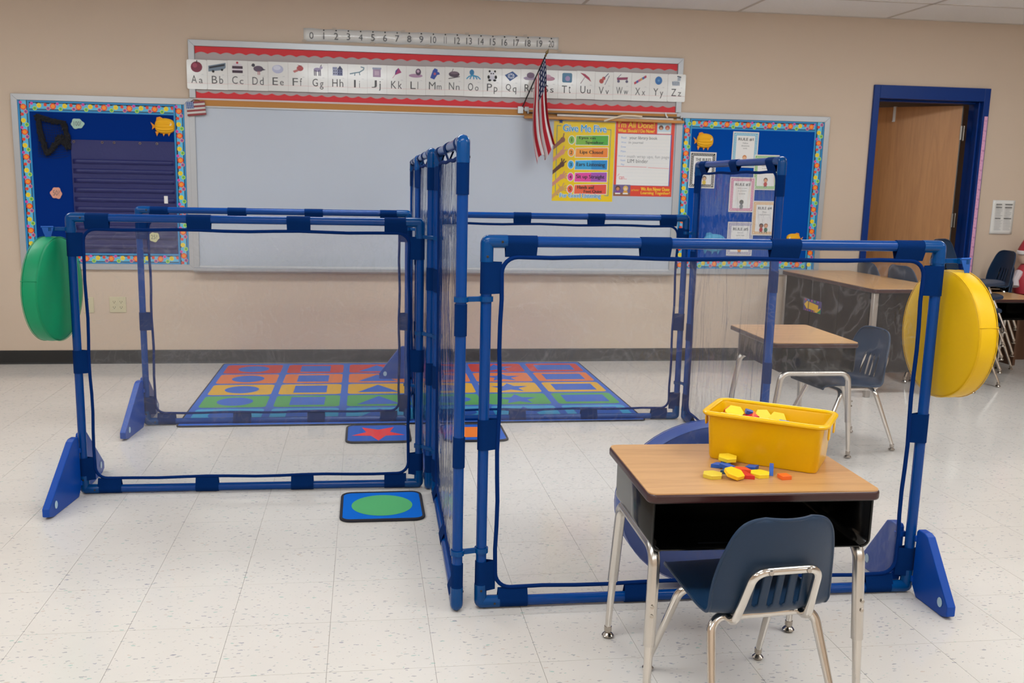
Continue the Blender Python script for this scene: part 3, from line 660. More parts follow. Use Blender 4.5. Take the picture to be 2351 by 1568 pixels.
# flag
fl = thing('flag', 'United States flag draped from a black pole above the whiteboard', 'flag', (0, 0, 0))
p0, p1 = Vector((2.175, W - .03, 1.905)), Vector((2.303, 3.44, 2.255))
MB().tube([p0, p1], .005, 10).build('pole', mat('black_pole', '#17171c', .35), fl)
b = MB(); d = (p1 - p0).normalized(); q = d.to_track_quat('Z', 'Y').to_matrix()
b.lathe([(.006, 0), (.009, .008), (.004, .014), (.011, .028), (.0005, .062)], seg=10, fn=lambda p: tuple(q @ Vector(p))); b.build('finial', mat('aged_brass', '#7d6c48', .35, metal=.8), fl, p1)
b = MB(); b.bb(2.145, 2.185, W-.04, W-.02, 1.868, 1.918); b.bb(2.196, 2.228, W-.03, W-.014, 1.885, 1.918); b.build('bracket', mat('white_metal', '#c6c9cc', .35, metal=.3), fl, bevel=.002)
def bez(P, s):
    n = len(P) - 1; k = min(int(s * n), n - 1); f_ = s * n - k
    a, b_, c, d_ = P[max(k-1, 0)], P[k], P[k+1], P[min(k+2, n)]
    return tuple(.5*((2*b_[i]) + (-a[i]+c[i])*f_ + (2*a[i]-5*b_[i]+4*c[i]-d_[i])*f_*f_ + (-a[i]+3*b_[i]-3*c[i]+d_[i])*f_**3) for i in range(2))
Rr = [(2.303, 2.25), (2.316, 2.13), (2.322, 2.0), (2.345, 1.82), (2.398, 1.638)]
Ll = [(2.236, 2.072), (2.232, 1.94), (2.228, 1.80), (2.240, 1.64), (2.270, 1.502)]
nu, nv = 60, 52; b = MB(); uvs = []
def flagp(u, v):      # u across stripes (0 = top stripe, right), v = along the fly
    R_, L_ = bez(Rr, v), bez(Ll, v); k = 2.5 * 2 * PI
    amp = min(1, .25 + v * 1.3)
    uu = u + .055 * math.sin(k * u + .6) * amp
    x = R_[0] + (L_[0] - R_[0]) * uu; z = R_[1] + (L_[1] - R_[1]) * uu
    z += .035 * math.sin(3.1 * PI * u) * v * v
    y0 = 3.44 + .055 * u * (1 - v*.3) if v < 2 else 0
    return (x, y0 + .022 * math.sin(k * u) * amp - .01, z)
b.grid(nu, nv, flagp)
o = b.build('cloth', M_white, fl, smooth=180)
def flag_mat():
    m = bpy.data.materials.new('flag_cloth'); m.use_nodes = True; t = NT(m); B = t.n['Principled BSDF']; B.inputs['Roughness'].default_value = .75
    uv = t.add('ShaderNodeUVMap'); sp = t.add('ShaderNodeSeparateXYZ'); t.link(uv.outputs[0], sp.inputs[0]); u, v = sp.outputs[0], sp.outputs[1]
    st = t.math('LESS_THAN', t.math('MODULO', t.math('MULTIPLY', u, 13), 2), 1)
    c = t.mix(st, lin('#d8d2d2'), lin('#ae1528'))
    can = t.math('MULTIPLY', t.math('LESS_THAN', u, 7/13), t.math('LESS_THAN', v, .4))
    a = t.math('SUBTRACT', t.math('FRACT', t.math('MULTIPLY', u, 13/7*5)), .5); e = t.math('SUBTRACT', t.math('FRACT', t.math('MULTIPLY', v, 6/.4)), .5)
    s1 = t.math('LESS_THAN', t.math('ADD', t.math('POWER', t.math('ABSOLUTE', a), 2), t.math('POWER', t.math('ABSOLUTE', e), 2)), .07)
    c2 = t.mix(s1, lin('#14234f'), lin('#d5d6dd')); t.link(t.mix(can, c, c2), B.inputs['Base Color']); return m
o.data.materials[0] = flag_mat()
ul = o.data.uv_layers.new(name='UVMap')
for lp in o.data.loops:
    i = lp.vertex_index; ul.data[lp.index].uv = ((i % (nu+1)) / nu, (i // (nu+1)) / nv)

# small wooden flag decoration
t = thing('flag_ornament', 'small painted wooden flag ornament hanging at the whiteboard\'s top left corner', 'ornament', (-.152, W - .03, 1.835), 0)
t.rotation_euler = (0, math.radians(-6), 0)
F = Flat(0)
for i in range(7):
    z0 = -.048 + i*.0137; MB().bb(-.064, .064, -.012 - (i % 2)*.002, 0, z0, z0 + .0134).build('slat', ink('#c8c4c0') if i % 2 else ink('#8c2f35'), t)
F = Flat(-.0145); F.rect(-.064, .0, -.012, .048, I('#3c5a94'), 1)
for i in range(4):
    for j in range(4): F.disc(-.057 + i*.0125, .006 + j*.0115, .003, M_white, 2, n=6)
F.build('painted_stars', t); MB().tube([(-.03, -.006, .048), (-.01, -.012, .06), (.02, -.012, .057), (.03, -.006, .048)], .003, 6).build('twig_hanger', ink('#5c4034'), t)

# ---------------------------------------------------------------- things pinned on the left board
yb = W - .0165
t = thing('pocket_chart', 'dark navy nylon pocket chart pinned on the left bulletin board', 'pocket chart', (0, yb, 0))
b = MB(); b.grid(40, 60, lambda u, v: (-1.013 + .70*u + .012*v*0, -.004 - .0008*math.sin(u*9 + v*5) - .0004*math.sin(v*31), .815 + .785*v))
b.build('backing', M_pocket, t)
for k in range(10): MB().grid(24, 2, lambda u, v, k=k: (-1.005 + .684*u, -.0056 - .0010*(1-v)*(.5+.5*math.sin(u*17+k*2)), .84 + k*.066 + .034*v)).build('pocket', M_pocket, t, solid=.0006)
for x in (-.99, -.80, -.72, -.545, -.43): MB().tube([(x + .007*math.cos(a*PI/5), -.0085, 1.585 + .007*math.sin(a*PI/5)) for a in range(10)], .002, 6, closed=True).build('grommet', M_glide, t)
tag(MB().bb(-.395, -.370, yb - .0115, yb - .0088, 1.168, 1.221).build('paper_tag', M_white, smooth=0), 'tiny blank white paper tag tucked in the pocket chart\'s right edge', 'tag')
def cloud(x, z, w, h, col, txt, label, seed):
    random.seed(seed); pts = []
    for i in range(40):
        a = 2*PI*i/40; r = 1 + .07*math.sin(a*6 + seed) + .06*math.sin(a*3+seed*2); pts.append((w/2*r*math.cos(a)*.93, h/2*r*math.sin(a)*.93))
    t = thing('paper_cutout', label, 'paper cutout', (x, yb - .0008 - (.012 if seed == 3 else 0), z), 0, 'paper coral cutouts on the left board')
    MB().prism(pts, lambda u, v, q: (u, -q, v), 0, .0015).build('cutout', ink(col), t, smooth=0)
    F = Flat(-.0015); F.text(txt, -w*.26, -h*.2, w*.28, h*.22, M_grey, 1); F.build('lettering', t)
cloud(-.962, 1.709, .092, .075, '#9fc0b4', '100?', 'pale blue-green paper cutout reading 100 on the left board', 1)
cloud(-1.129, 1.228, .082, .085, '#d99a84', '50?', 'salmon pink paper cutout reading 50 on the left board', 2)
cloud(-.475, .928, .080, .072, '#c6c394', '25?', 'pale yellow paper cutout reading 25 low on the left board', 3)
def fish(x, z, w, h, flip, label, col='#f0b010', col2='#e08e08'):
    t = thing('paper_fish', label, 'paper fish', (x, yb, z), 0, 'honeycomb paper fish on the boards')
    s = -1 if flip else 1; b = MB()
    def fn(u, v):   # body, ridged like honeycomb paper
        a = (u - .5) * PI; rr = math.cos(a) ** .6 if abs(math.cos(a)) > 1e-6 else 0
        ph = v * PI; y = -.032 * math.sin(ph) * rr * (1 + .10*math.sin(ph*14)); zz = -math.cos(ph) * h*.40*rr
        return (s * (w*.40) * math.sin(a) + s*w*.08, y - .001, zz + .004)
    b.grid(16, 60, fn); b.build('body', mat('paper_fish_' + col[1:], col, .7), t)
    m2 = mat('paper_fin_' + col2[1:], col2, .7)
    MB().prism([(s*-.27*w, 0), (s*-.5*w, h*.22), (s*-.42*w, 0), (s*-.44*w, -h*.16)], lambda u, v, q: (u, -.004 - q, v), 0, .002).build('tail', m2, t, smooth=0)
    for fx in (-.22, .05, .26): MB().prism([(s*(fx-.09)*w, -h*.26), (s*(fx+.07)*w, -h*.26), (s*(fx-.03)*w, -h*.50)], lambda u, v, q: (u, -.006 - q, v), 0, .002).build('fin', m2, t, smooth=0)
    MB().prism([(s*-.26*w, h*.30), (s*.12*w, h*.34), (s*-.1*w, h*.50), (s*-.24*w, h*.46)], lambda u, v, q: (u, -.006 - q, v), 0, .002).build('fin', m2, t, smooth=0)
    MB().lathe([(.0, -.002), (.009, -.001), (.0, .002)], (0, 0, 0), 10, lambda p: (p[0], p[2], p[1])).build('eye', M_white, t, (s*w*.33, -.026, h*.12))
    return t
fish(-.386, 1.705, .168, .135, False, 'yellow honeycomb paper fish at the top right of the left board')
fish(3.583, 1.703, .160, .135, False, 'yellow honeycomb paper fish at the top left of the right board')
fish(4.372, .965, .14, .11, True, 'yellow paper fish low on the right board behind the blue rail')
fish(3.70, .93, .22, .17, False, 'pale blue paper fish low on the right board, seen through vinyl', '#4fa6d2', '#3c8fc0')
# netting
t = thing('netting', 'bunched black fishing net pinned at the left board\'s top left', 'netting', (0, yb - .006, 0))
b = MB(); P_ = [(-1.225, 1.755), (-1.15, 1.725), (-1.05, 1.712), (-1.03, 1.60), (-1.03, 1.54), (-1.08, 1.62), (-1.12, 1.55), (-1.17, 1.50), (-1.20, 1.60), (-1.225, 1.755)]
pp = []
for a, c in zip(P_, P_[1:]):
    for i in range(6): pp.append((a[0] + (c[0]-a[0])*i/6, a[1] + (c[1]-a[1])*i/6))
M_net = mat('black_net', '#14141a', .95)
for s in range(12):
    random.seed(s + 20); b.tube([(x + random.uniform(-.017, .017), random.uniform(-.012, 0), z + random.uniform(-.015, .015)) for x, z in pp], .0075, 5, closed=True)
b.build('gathered_rope', M_net, t)
b = MB(); random.seed(3)
for i in range(14):
    x = -1.23 + i*.0155; b.tube([(x, -.003, 1.735 - i*.002), (x+.008, -.004, 1.62), (x + .004, -.003, 1.50 - .03*math.sin(i*.5))], .0011, 4)
    z = 1.48 + i*.0175; b.tube([(-1.235, -.004, z), (-1.13, -.005, z - .012), (-1.03, -.004, z + .004)], .0011, 4)
o = b.build('mesh', M_net, t, kind='stuff')
# ---------------------------------------------------------------- rule sheets
def rule(x0, z0, x1, z1, col, title, body, label, fig, tilt=0, y=0):
    w, h = x1 - x0, z1 - z0
    t = thing('rule_sheet', label, 'sheet', (x0, yb - .0006 - y, z0), 0, 'class rule sheets on the right board'); t.rotation_euler = (0, tilt, 0)
    MB().bb(0, w, -.0006, 0, 0, h).build('sheet', M_lam, t, smooth=0)
    F = Flat(-.0006); F.frame(.009, .009, w-.009, h-.009, .020, I(col), 1)
    k = .009
    nx = int((w-.03)/.013); nz = int((h-.03)/.013)
    for i in range(nx):
        for zz in (.019, h-.019): F.line([(.018+i*.013, zz-.006), (.026+i*.013, zz+.006)], .0035, M_white, 2)
    for i in range(nz):
        for xx in (.019, w-.019): F.line([(xx-.005, .018+i*.013), (xx+.005, .026+i*.013)], .0035, M_white, 2)
    F.rect(.029, .029, w-.029, h-.029, M_white, 3)
    for ex in (-.0008, .0008): F.text(title, .045+ex, h-.068, w-.042+ex, h-.045, M_blk, 4)
    for i, s in enumerate(body): F.text(s, .05, h-.090-i*.020, w-.05, h-.079-i*.020, M_grey, 4, keep=True)
    cx = w/2 + fig[0]; cz = .066
    for j, (sk, sh, hr) in enumerate(fig[1]):
        X = cx + (j - (len(fig[1])-1)/2)*.038
        F.disc(X, cz-.022, .015, I(sh), 4, .018); F.disc(X, cz+.010, .017, I(hr), 5, .018); F.disc(X, cz+.006, .013, I(sk), 6)
        F.line([(X-.006, cz-.036), (X-.008, cz-.046)], .005, I('#2c2c34'), 4); F.line([(X+.006, cz-.036), (X+.008, cz-.046)], .005, I('#2c2c34'), 4)
    F.build('printed_text', t)
rule(3.484, 1.352, 3.692, 1.623, '#1c1c1c', 'THE RULES', ['for our', 'classroom'], 'sheet headed THE RULES with a black zigzag border on the right board', (0, [('#d8a880', '#b8452c', '#6c4a34'), ('#dcb088', '#e0c030', '#4a3430')]), .01)
rule(3.815, 1.515, 4.022, 1.783, '#5fb0d0', 'RULE #1', ['Follow', 'directions', 'quickly'], 'Rule 1 sheet with a light blue zigzag border, topmost on the right board', (0, [('#e0b088', '#e8d020', '#c87838')]), .01)
rule(4.000, 1.346, 4.202, 1.613, '#7cb85c', 'RULE #2', ['Raise your hand', 'for permission'], 'Rule 2 sheet with a green zigzag border behind the blue rail', (0, [('#d89c74', '#b84038', '#5c3c2c')]), 0, .002)
rule(3.815, 1.174, 4.018, 1.440, '#cc6c94', 'RULE #3', ['Raise your hand', 'for permission', 'to leave'], 'Rule 3 sheet with a pink zigzag border seen through the vinyl', (0, [('#5a5a5a', '#7c7c7c', '#404040')]), 0, .004)
rule(4.010, .996, 4.206, 1.262, '#d9a864', 'RULE #4', ['Make', 'smart choices'], 'Rule 4 sheet with a tan zigzag border and two cartoon children', (0, [('#8c5c44', '#b43a34', '#26262c'), ('#d8a07c', '#3c6c50', '#a06c40')]), 0, .006)
rule(3.820, .836, 4.028, 1.098, '#9a93b4', 'RULE #5', ['Keep our', 'teacher happy'], 'Rule 5 sheet with a grey-lilac zigzag border, lowest on the right board', (0, [('#d8a068', '#d88a30', '#c07828')]), 0, .002)
# notice
t = thing('notice_sheet', 'white two-column schedule sheet on the wall right of the door', 'notice', (6.038, W, 1.03), 0)
b = MB(); b.grid(8, 12, lambda u, v: (.196*u + .004*v, -.003 - .006*math.sin(u*3)*(1-v), .272*v)); b.build('sheet', M_lam, t, solid=.0005)
F = Flat(-.0105)
for c in (0, 1):
    for i in range(17): F.rect(.03 + c*.078, .235 - i*.0125, .03 + c*.078 + random.uniform(.045, .068), .238 - i*.0125 + (.004 if i in (0, 2, 9) else 0), M_grey if i in (0, 2, 9) else M_lgrey, 1)
F.build('printed_lines', t)
# outlets
t = thing('wall_outlet', 'ivory double-gang outlet plate low on the wall behind the left panels', 'outlet', (-.753, W, .435))
MB().prism(rrect(-.058, .058, -.057, .057, .005, 3), lambda u, v, q: (u, -q, v), 0, .006).build('plate', M_plate, t, bevel=.0015)
for x in (-.024, .024):
    for z in (-.02, .02):
        MB().prism(rrect(x-.0155, x+.0155, z-.014, z+.014, .01, 4), lambda u, v, q: (u, -.006 - q, v), 0, .0015).build('receptacle', M_plate, t, smooth=0)
        F = Flat(-.0075); F.rect(x-.008, z-.002, x-.0055, z+.008, M_dark, 1); F.rect(x+.0055, z-.002, x+.008, z+.008, M_dark, 1); F.disc(x, z-.007, .003, M_dark, 1, n=8); F.build('slots', t)
t = thing('blank_plate', 'ivory blank wall plate beside the green foam disc', 'wall plate', (-.955, W, .432))
MB().prism(rrect(-.036, .036, -.057, .057, .005, 3), lambda u, v, q: (u, -q, v), 0, .006).build('plate', M_plate, t, bevel=.0015)
for z in (-.042, .042): MB().lathe([(.004, 0), (.003, .001)], (0, 0, 0), 8, lambda p: (p[0], -.006 - p[2], p[1])).build('screw', M_glide, t, (0, 0, z))

# ================================================================ PARTITION PANELS
R = .0172
def elbow_mesh():
    b = MB(); p = path([(0.062, 0, 0), (0, 0, 0), (0, 0, .062)], .006, 5); b.tube(p, .0205, 14); return b.mesh('elbow', M_elbow, 60)
EL = elbow_mesh()
SCW = MB().lathe([(.0042, 0), (.0036, .0012), (.0015, .0014), (.001, .0004)], seg=8).mesh('screw', M_dark, 60)
def tab_mesh(L):
    # teardrop loop around the pipe (origin), pointing towards +z (binding) ; extruded along x
    r = R + .0022; D = .047; pts = []
    a = math.acos(r / D); n = 14
    for i in range(n + 1):
        th = (PI/2 - a) + 0 + (2*PI - 2*(PI/2 - (PI/2 - a)) ) * 0
        ang = PI/2 + a + (2*PI - 2*a) * i / n
        pts.append((r*math.cos(ang), r*math.sin(ang)))
    outer = [(0.0012, D)] + [( -p[0], p[1]) for p in pts] + [(-.0012, D)]
    b = MB(); N = len(outer)
    for x, k in ((-L/2, 0), (L/2, 1)):
        for (y, z) in outer:
            s = 1 + (.0 if k else .0)
            b.v.append((x, y, z))
    for x in (-L/2, L/2):
        for (y, z) in outer:
            l = math.hypot(y, z - .0); q = Vector((y, z)); c = Vector((0, .008)); dd = (q - c); dd = dd * (1 - .0014 / max(dd.length, .002)); q = c + dd
            b.v.append((x, q.x, q.y))
    for i in range(N - 1): b.f.append((i, i+1, N+i+1, N+i)); b.f.append((2*N+i, 3*N+i, 3*N+i+1, 2*N+i+1))
    for i in range(N - 1): b.f.append((i, 2*N+i, 2*N+i+1, i+1)); b.f.append((N+i, N+i+1, 3*N+i+1, 3*N+i))
    b.f.append((0, N, 3*N, 2*N)); b.f.append((N-1, 3*N-1, 4*N-1, 2*N-1))
    b.mi = [0] * len(b.f)
    return b.mesh('fabric_tab', M_tab, 60)
TAB = tab_mesh(.098)
def inst(name, me, parent, M):
    o = bpy.data.objects.new(name, me); COL.objects.link(o); o.parent = parent; o.matrix_local = M; return o
def panel(label, p0, p1, H, nh, zs, group=None, xs=None, seed=0):
    p0, p1 = Vector(p0), Vector(p1); L = (p1 - p0).length; rz = math.atan2(p1.y - p0.y, p1.x - p0.x)
    t = thing('partition_panel', label, 'partition', ((p0.x+p1.x)/2, (p0.y+p1.y)/2, 0), rz, group)
    h = L / 2; z0, z1 = .0207, H - R
    for a, c in (((-h+.05, 0, z0), (h-.05, 0, z0)), ((-h+.05, 0, z1), (h-.05, 0, z1)), ((-h, 0, z0+.05), (-h, 0, z1-.05)), ((h, 0, z0+.05), (h, 0, z1-.05))):
        MB().tube([a, c], R, 16).build('pipe', M_pipe, t)
    for sx, zz, sz in ((1, z0, 1), (-1, z0, 1), (1, z1, -1), (-1, z1, -1)):
        M = Matrix.Translation((-h if sx > 0 else h, 0, zz)) @ Matrix.Rotation(0 if sx > 0 else PI, 4, 'Z')
        if sz < 0: M = M @ Matrix.Rotation(PI/2, 4, 'Y')
        if sz < 0:
            M = Matrix.Translation((-h if sx > 0 else h, 0, zz)) @ Matrix.Rotation(0 if sx > 0 else PI, 4, 'Z') @ Matrix.Rotation(PI/2, 4, 'Y')
        e = inst('elbow', EL, t, M)
        for q in ((.045, 0), (0, .045)):
            inst('screw', SCW, e, Matrix.Translation((q[0], -.0204, q[1])) @ Matrix.Rotation(PI/2, 4, 'X'))
    if xs is None: xs = [(-h + .105) + (L - .21) * i / (nh - 1) for i in range(nh)]
    for x in xs:
        inst('fabric_tab', TAB, t, Matrix.Translation((x, 0, z0)))
        inst('fabric_tab', TAB, t, Matrix.Translation((x, 0, z1)) @ Matrix.Rotation(PI, 4, 'X'))
    for z in zs:
        inst('fabric_tab', TAB, t, Matrix.Translation((-h, 0, z)) @ Matrix.Rotation(PI/2, 4, 'Y'))
        inst('fabric_tab', TAB, t, Matrix.Translation((h, 0, z)) @ Matrix.Rotation(-PI/2, 4, 'Y'))
    ins = .047; rr = rrect(-h+ins, h-ins, z0+ins, z1-ins, .05, 6); random.seed(seed)
    pts = []
    for (a, c), (a2, c2) in zip(rr, rr[1:] + rr[:1]):
        pts.append((a, 0, c)); dist = math.hypot(a2-a, c2-c)
        if dist > .2:
            for k in range(1, 12): 
                f_ = k / 12; wob = .0025*math.sin(f_*17 + seed) 
                pts.append((a + (a2-a)*f_ + (wob if abs(a2-a) < .01 else 0), .001*math.sin(f_*9), c + (c2-c)*f_ + (wob if abs(c2-c) < .01 else 0)))
    MB().tube(pts, .0068, 8, closed=True, flat=(1, .45) if False else None).build('binding', M_bind, t)
    X0, X1, Z0, Z1 = -h+ins, h-ins, z0+ins, z1-ins
    def sh(u, v):
        e = min(1, 8*u, 8*(1-u), 8*v, 8*(1-v))
        x = X0 + (X1-X0)*u; z = Z0 + (Z1-Z0)*v; k = .05
        # pull the corners in to follow the rounded binding
        dx = max(0, k - min(x-X0, X1-x)); dz = max(0, k - min(z-Z0, Z1-z))
        if dx > 0 and dz > 0:
            d_ = math.hypot(dx, dz)
            if d_ > k: f_ = k/d_; x += (dx - dx*f_) * (1 if x < 0 else -1); z += (dz - dz*f_) * (1 if z < H/2 else -1)
        w_ = .0045*math.sin(u*5 + seed)*math.sin(v*4+seed*2) + .0018*math.sin(u*23+v*7+seed) 
        return (x, w_*e, z)
    b = MB(); b.grid(44, 36, sh); b.build('vinyl_sheet', M_vinyl, t, smooth=180)
    return t
G4, G3 = (.112, .582, 1.077), (.112, .53, .948, 1.376)
A0, A1 = (1.393, -.548), (2.874, -.552)
panel('low blue partition in front right, its clear vinyl seen behind the student desk', A0, A1, 1.205, 4, G4, 'blue frame partition panels', seed=1)
B0, B1 = (-.180, .702), (1.262, .684)
panel('low blue partition in front left, between green disc and tall divider', B0, B1, 1.205, 4, G4, 'blue frame partition panels', seed=2)
D0, D1 = (-.172, 1.862), (1.262, 1.852)
panel('low blue partition at back left, standing along the colourful rug', D0, D1, 1.200, 4, G4, 'blue frame partition panels', seed=3)
E0, E1 = (1.372, 1.850), (2.852, 1.838)
panel('low blue partition at back right, along the rug\'s right half', E0, E1, 1.200, 4, G4, 'blue frame partition panels', seed=4)
C1 = ((1.314, -.565), (1.332, .590)); C2 = ((1.306, .650), (1.322, 1.795)); C3 = ((1.318, 1.885), (1.345, 3.02))
panel('tall blue partition seen edge-on in the centre, nearest of the three tall ones', *C1, 1.50, 3, G3, 'tall blue frame partition panels', seed=5)
panel('middle tall blue partition of the central row, seen edge-on', *C2, 1.50, 3, G3, 'tall blue frame partition panels', seed=6)
panel('farthest tall blue partition of the central row, standing over the rug', *C3, 1.50, 3, G3, 'tall blue frame partition panels', seed=7)
Fp = ((2.893, 1.800), (2.850, .620))
panel('tall blue partition at right, standing before the rule sheets', *Fp, 1.50, 3, G3, 'tall blue frame partition panels', seed=8)
# connectors
def clip(p, q, z, label, w=.016):
    p, q = Vector(p), Vector(q); t = thing('connector_clip', label, 'clip', ((p.x+q.x)/2, (p.y+q.y)/2, z), math.atan2(q.y-p.y, q.x-p.x), 'blue connector clips joining the panels')
    h = (q - p).length / 2
    for s in (-1, 1):
        n = 18; b = MB()
        for i in range(n):
            a0, a1 = 2*PI*i/n, 2*PI*(i+1)/n; r0, r1 = R + .0006, R + .0052
            b.prism([(s*h + r0*math.cos(a0), r0*math.sin(a0)), (s*h + r1*math.cos(a0), r1*math.sin(a0)), (s*h + r1*math.cos(a1), r1*math.sin(a1)), (s*h + r0*math.cos(a1), r0*math.sin(a1))], lambda u, v, q_: (u, v, q_), -w/2, w/2)
        b.build('ring', M_elbow, t, smooth=0)
    if h > R + .003: MB().bb(-h+R+.003, h-R-.003, -.006, .006, -w/2, w/2).build('bridge', M_elbow, t, smooth=0, bevel=.002)
clip(C1[0], A0, 1.012, 'upper blue clip between tall centre post and front right panel'); clip(C1[0], A0, .199, 'lower blue clip between tall centre post and front right panel')
for z, n_ in ((1.127, 'top'), (.706, 'middle'), (.195, 'bottom')): clip(B1, C1[1], z, '%s blue clip joining the front left panel to the centre row' % n_)
for z, n_ in ((1.10, 'upper'), (.22, 'lower')): clip(D1, C2[1], z, '%s blue clip joining the back left panel to the centre row' % n_)
for z, n_ in ((1.10, 'upper'), (.22, 'lower')): clip(E1, Fp[0], z, '%s blue clip joining the back right panel to the tall right one' % n_)
gA, gB = (2.958, -.552), (-.262, .695)
clip(A1, gA, 1.142, 'blue clip holding the yellow foam disc'); clip(gB, B0, 1.14, 'blue clip holding the green foam disc')
# stabiliser feet
def foot(c, dirs, x_off, label, H=.235, D=.225):
    t = thing('stabiliser_foot', label, 'panel foot', (c[0], c[1], 0), 0, 'blue triangular panel feet')
    for k, (ang, off) in enumerate(dirs):
        ca, sa = math.cos(ang), math.sin(ang)
        pts = [(.022, .035), (.05, .0), (D*.88, .0), (D, .012), (D, .045), (.085, H*.97), (.065, H), (.03, H), (.022, H-.01)]
        fn = lambda u, v, q, ca=ca, sa=sa, off=off: (ca*u - sa*(off+q), sa*u + ca*(off+q), v)
        MB().prism(pts, fn, -.015, .015).build('wing', M_foot, t, smooth=0, bevel=.004)
        for z in (.055, .2):
            MB().prism([(0.018, z-.01), (.03, z-.01), (.03, z+.01), (.018, z+.01)], fn, -.02, .02).build('bracket_arm', M_foot, t, smooth=0, bevel=.002)
        F_ = MB(); F_.lathe([(.013, -.0166), (.012, -.0176)], seg=12, fn=lambda p: (D*.82 + p[0], p[2], .045 + p[1]*1.3)) 
        o = F_.build('felt_pad', ink('#a9c4d6'), t); o.rotation_euler = (0, 0, ang); o.location = (-sa*off, ca*off, 0)
        F_ = MB(); F_.lathe([(.012, .0176), (.013, .0166)], seg=12, fn=lambda p: (D*.82 + p[0], p[2], .045 + p[1]*1.3))
        o = F_.build('felt_pad', ink('#a9c4d6'), t); o.rotation_euler = (0, 0, ang); o.location = (-sa*off, ca*off, 0)
foot(A1, ((-PI/2, .021), (PI/2, .026)), 0, 'blue triangular foot on the front right panel under the yellow disc')
foot(B0, ((-PI/2 - .12, -.02), (PI/2, .02)), 0, 'blue triangular foot on the front left panel under the green disc', .262, .33)
foot(D0, ((-PI/2 - .1, -.02), (PI/2, .02)), 0, 'blue triangular foot on the back left panel beside the rug', .262, .33)
foot(C3[1], ((PI, 0), (0, 0)), 0, 'blue triangular foot on the farthest tall panel, standing on the rug')

# foam discs
def foam(name, label, c, r, th, m, yaw, ry=None, tilt=0, strap=None):
    t = thing(name, label, 'foam cushion', c, 0); t.rotation_euler = Euler((tilt, 0, yaw), 'XYZ')
    h = th/2; sx = ry or 1
    prof = [(0, -h-.008), (r*.5, -h-.0065), (r*.85, -h-.002), (r*.96, -h+.002), (r-.001, -h+.006), (r, -h+.014), (r+.002, 0), (r, h-.014), (r-.001, h-.006), (r*.96, h-.002), (r*.85, h+.002), (r*.5, h+.0065), (0, h+.008)]
    fn = lambda p: (p[2], p[0]*sx, p[1])
    MB().lathe(prof, seg=56, fn=fn).build('cushion_cover', m, t, smooth=60)
    for s in (-1, 1):
        MB().tube([(s*(h-.004), sx*(r+.0004)*math.cos(a*2*PI/56), (r+.0004)*math.sin(a*2*PI/56)) for a in range(56)], .0013, 6, closed=True).build('seam_piping', m, t)
    MB().tube([(s_*h*.95, sx*(r+.0015)*math.cos(2.9), (r+.0015)*math.sin(2.9)) for s_ in (-1, 0, 1)], .0014, 6).build('side_seam', m, t)
    return t
yd = foam('foam_disc', 'round yellow vinyl foam disc hung at the front right panel\'s end', (2.948, -.527, .898), .211, .07, M_yel, math.radians(0))
gd = foam('foam_disc', 'round green vinyl foam disc hung at the front left panel\'s end', (-.258, .690, .893), .215, .07, M_grn, math.radians(-7))
bd = foam('foam_disc', 'large royal blue vinyl floor cushion standing behind the front desk', (2.215, -.425, .293), .283, .10, M_blu, PI/2, ry=1.2, tilt=0)
def strap(par, x, y, z0, z1, pts):
    b = MB(); b.prism([(u, z0 + (z1 - z0) * v) for u, v in pts], lambda u, v, q: (x + u*.9, y + q + u*.35, v), 0, .002)
    b.tube([(x-.023, y-.008+.001, z1), (x+.021, y+.0085, z1)], .0035, 8)
    o = b.build('hanging_strap', mat('strap_blue', '#0852a8', .7), par, smooth=0); o.matrix_parent_inverse = par.matrix_basis.inverted(); return o
strap(yd, 2.955, -.575, 1.084, 1.151, [(-.026, 1), (.024, 1), (.025, .02), (.019, -.04), (.012, .02)]); strap(gd, -.262, .672, 1.090, 1.149, [(-.022, 1), (.024, 1), (.008, .1), (.002, -.03), (-.004, .1), (-.016, .6)])

# ================================================================ RUG AND MATS
rug = thing('area_rug', 'blue rug with red, orange, yellow, green and light blue shape squares', 'rug', (0, 0, 0))
RB = carpet('rug_blue', '#3f70d2'); RE = mat('rug_edge', '#24232c', .95)
x0, x1, y0, y1 = -.005, 2.655, 1.800, 3.585
MB().prism(rrect(x0, x1, y0, y1, .02, 3), lambda u, v, q: (u, v, q), .0002, .0078).build('pile', RB, rug, smooth=0)
MB().tube(path([(x0, y0, .005), (x1, y0, .005), (x1, y1, .005), (x0, y1, .005)], .02, 4, True), .0052, 8, closed=True).build('edge_binding', RE, rug)
cols = ['#d6463f', '#f08247', '#eeb63c', '#5fae63', '#4bb2e8']
def fl_poly(b, pts, z): 
    n = len(b.v); b.v += [(p[0], p[1], z) for p in pts]; ar = sum(pts[i][0]*pts[(i+1)%len(pts)][1]-pts[(i+1)%len(pts)][0]*pts[i][1] for i in range(len(pts)))
    ix = list(range(n, n+len(pts))); b.f.append(tuple(ix if ar > 0 else ix[::-1])); b.mi.append(b.cur)
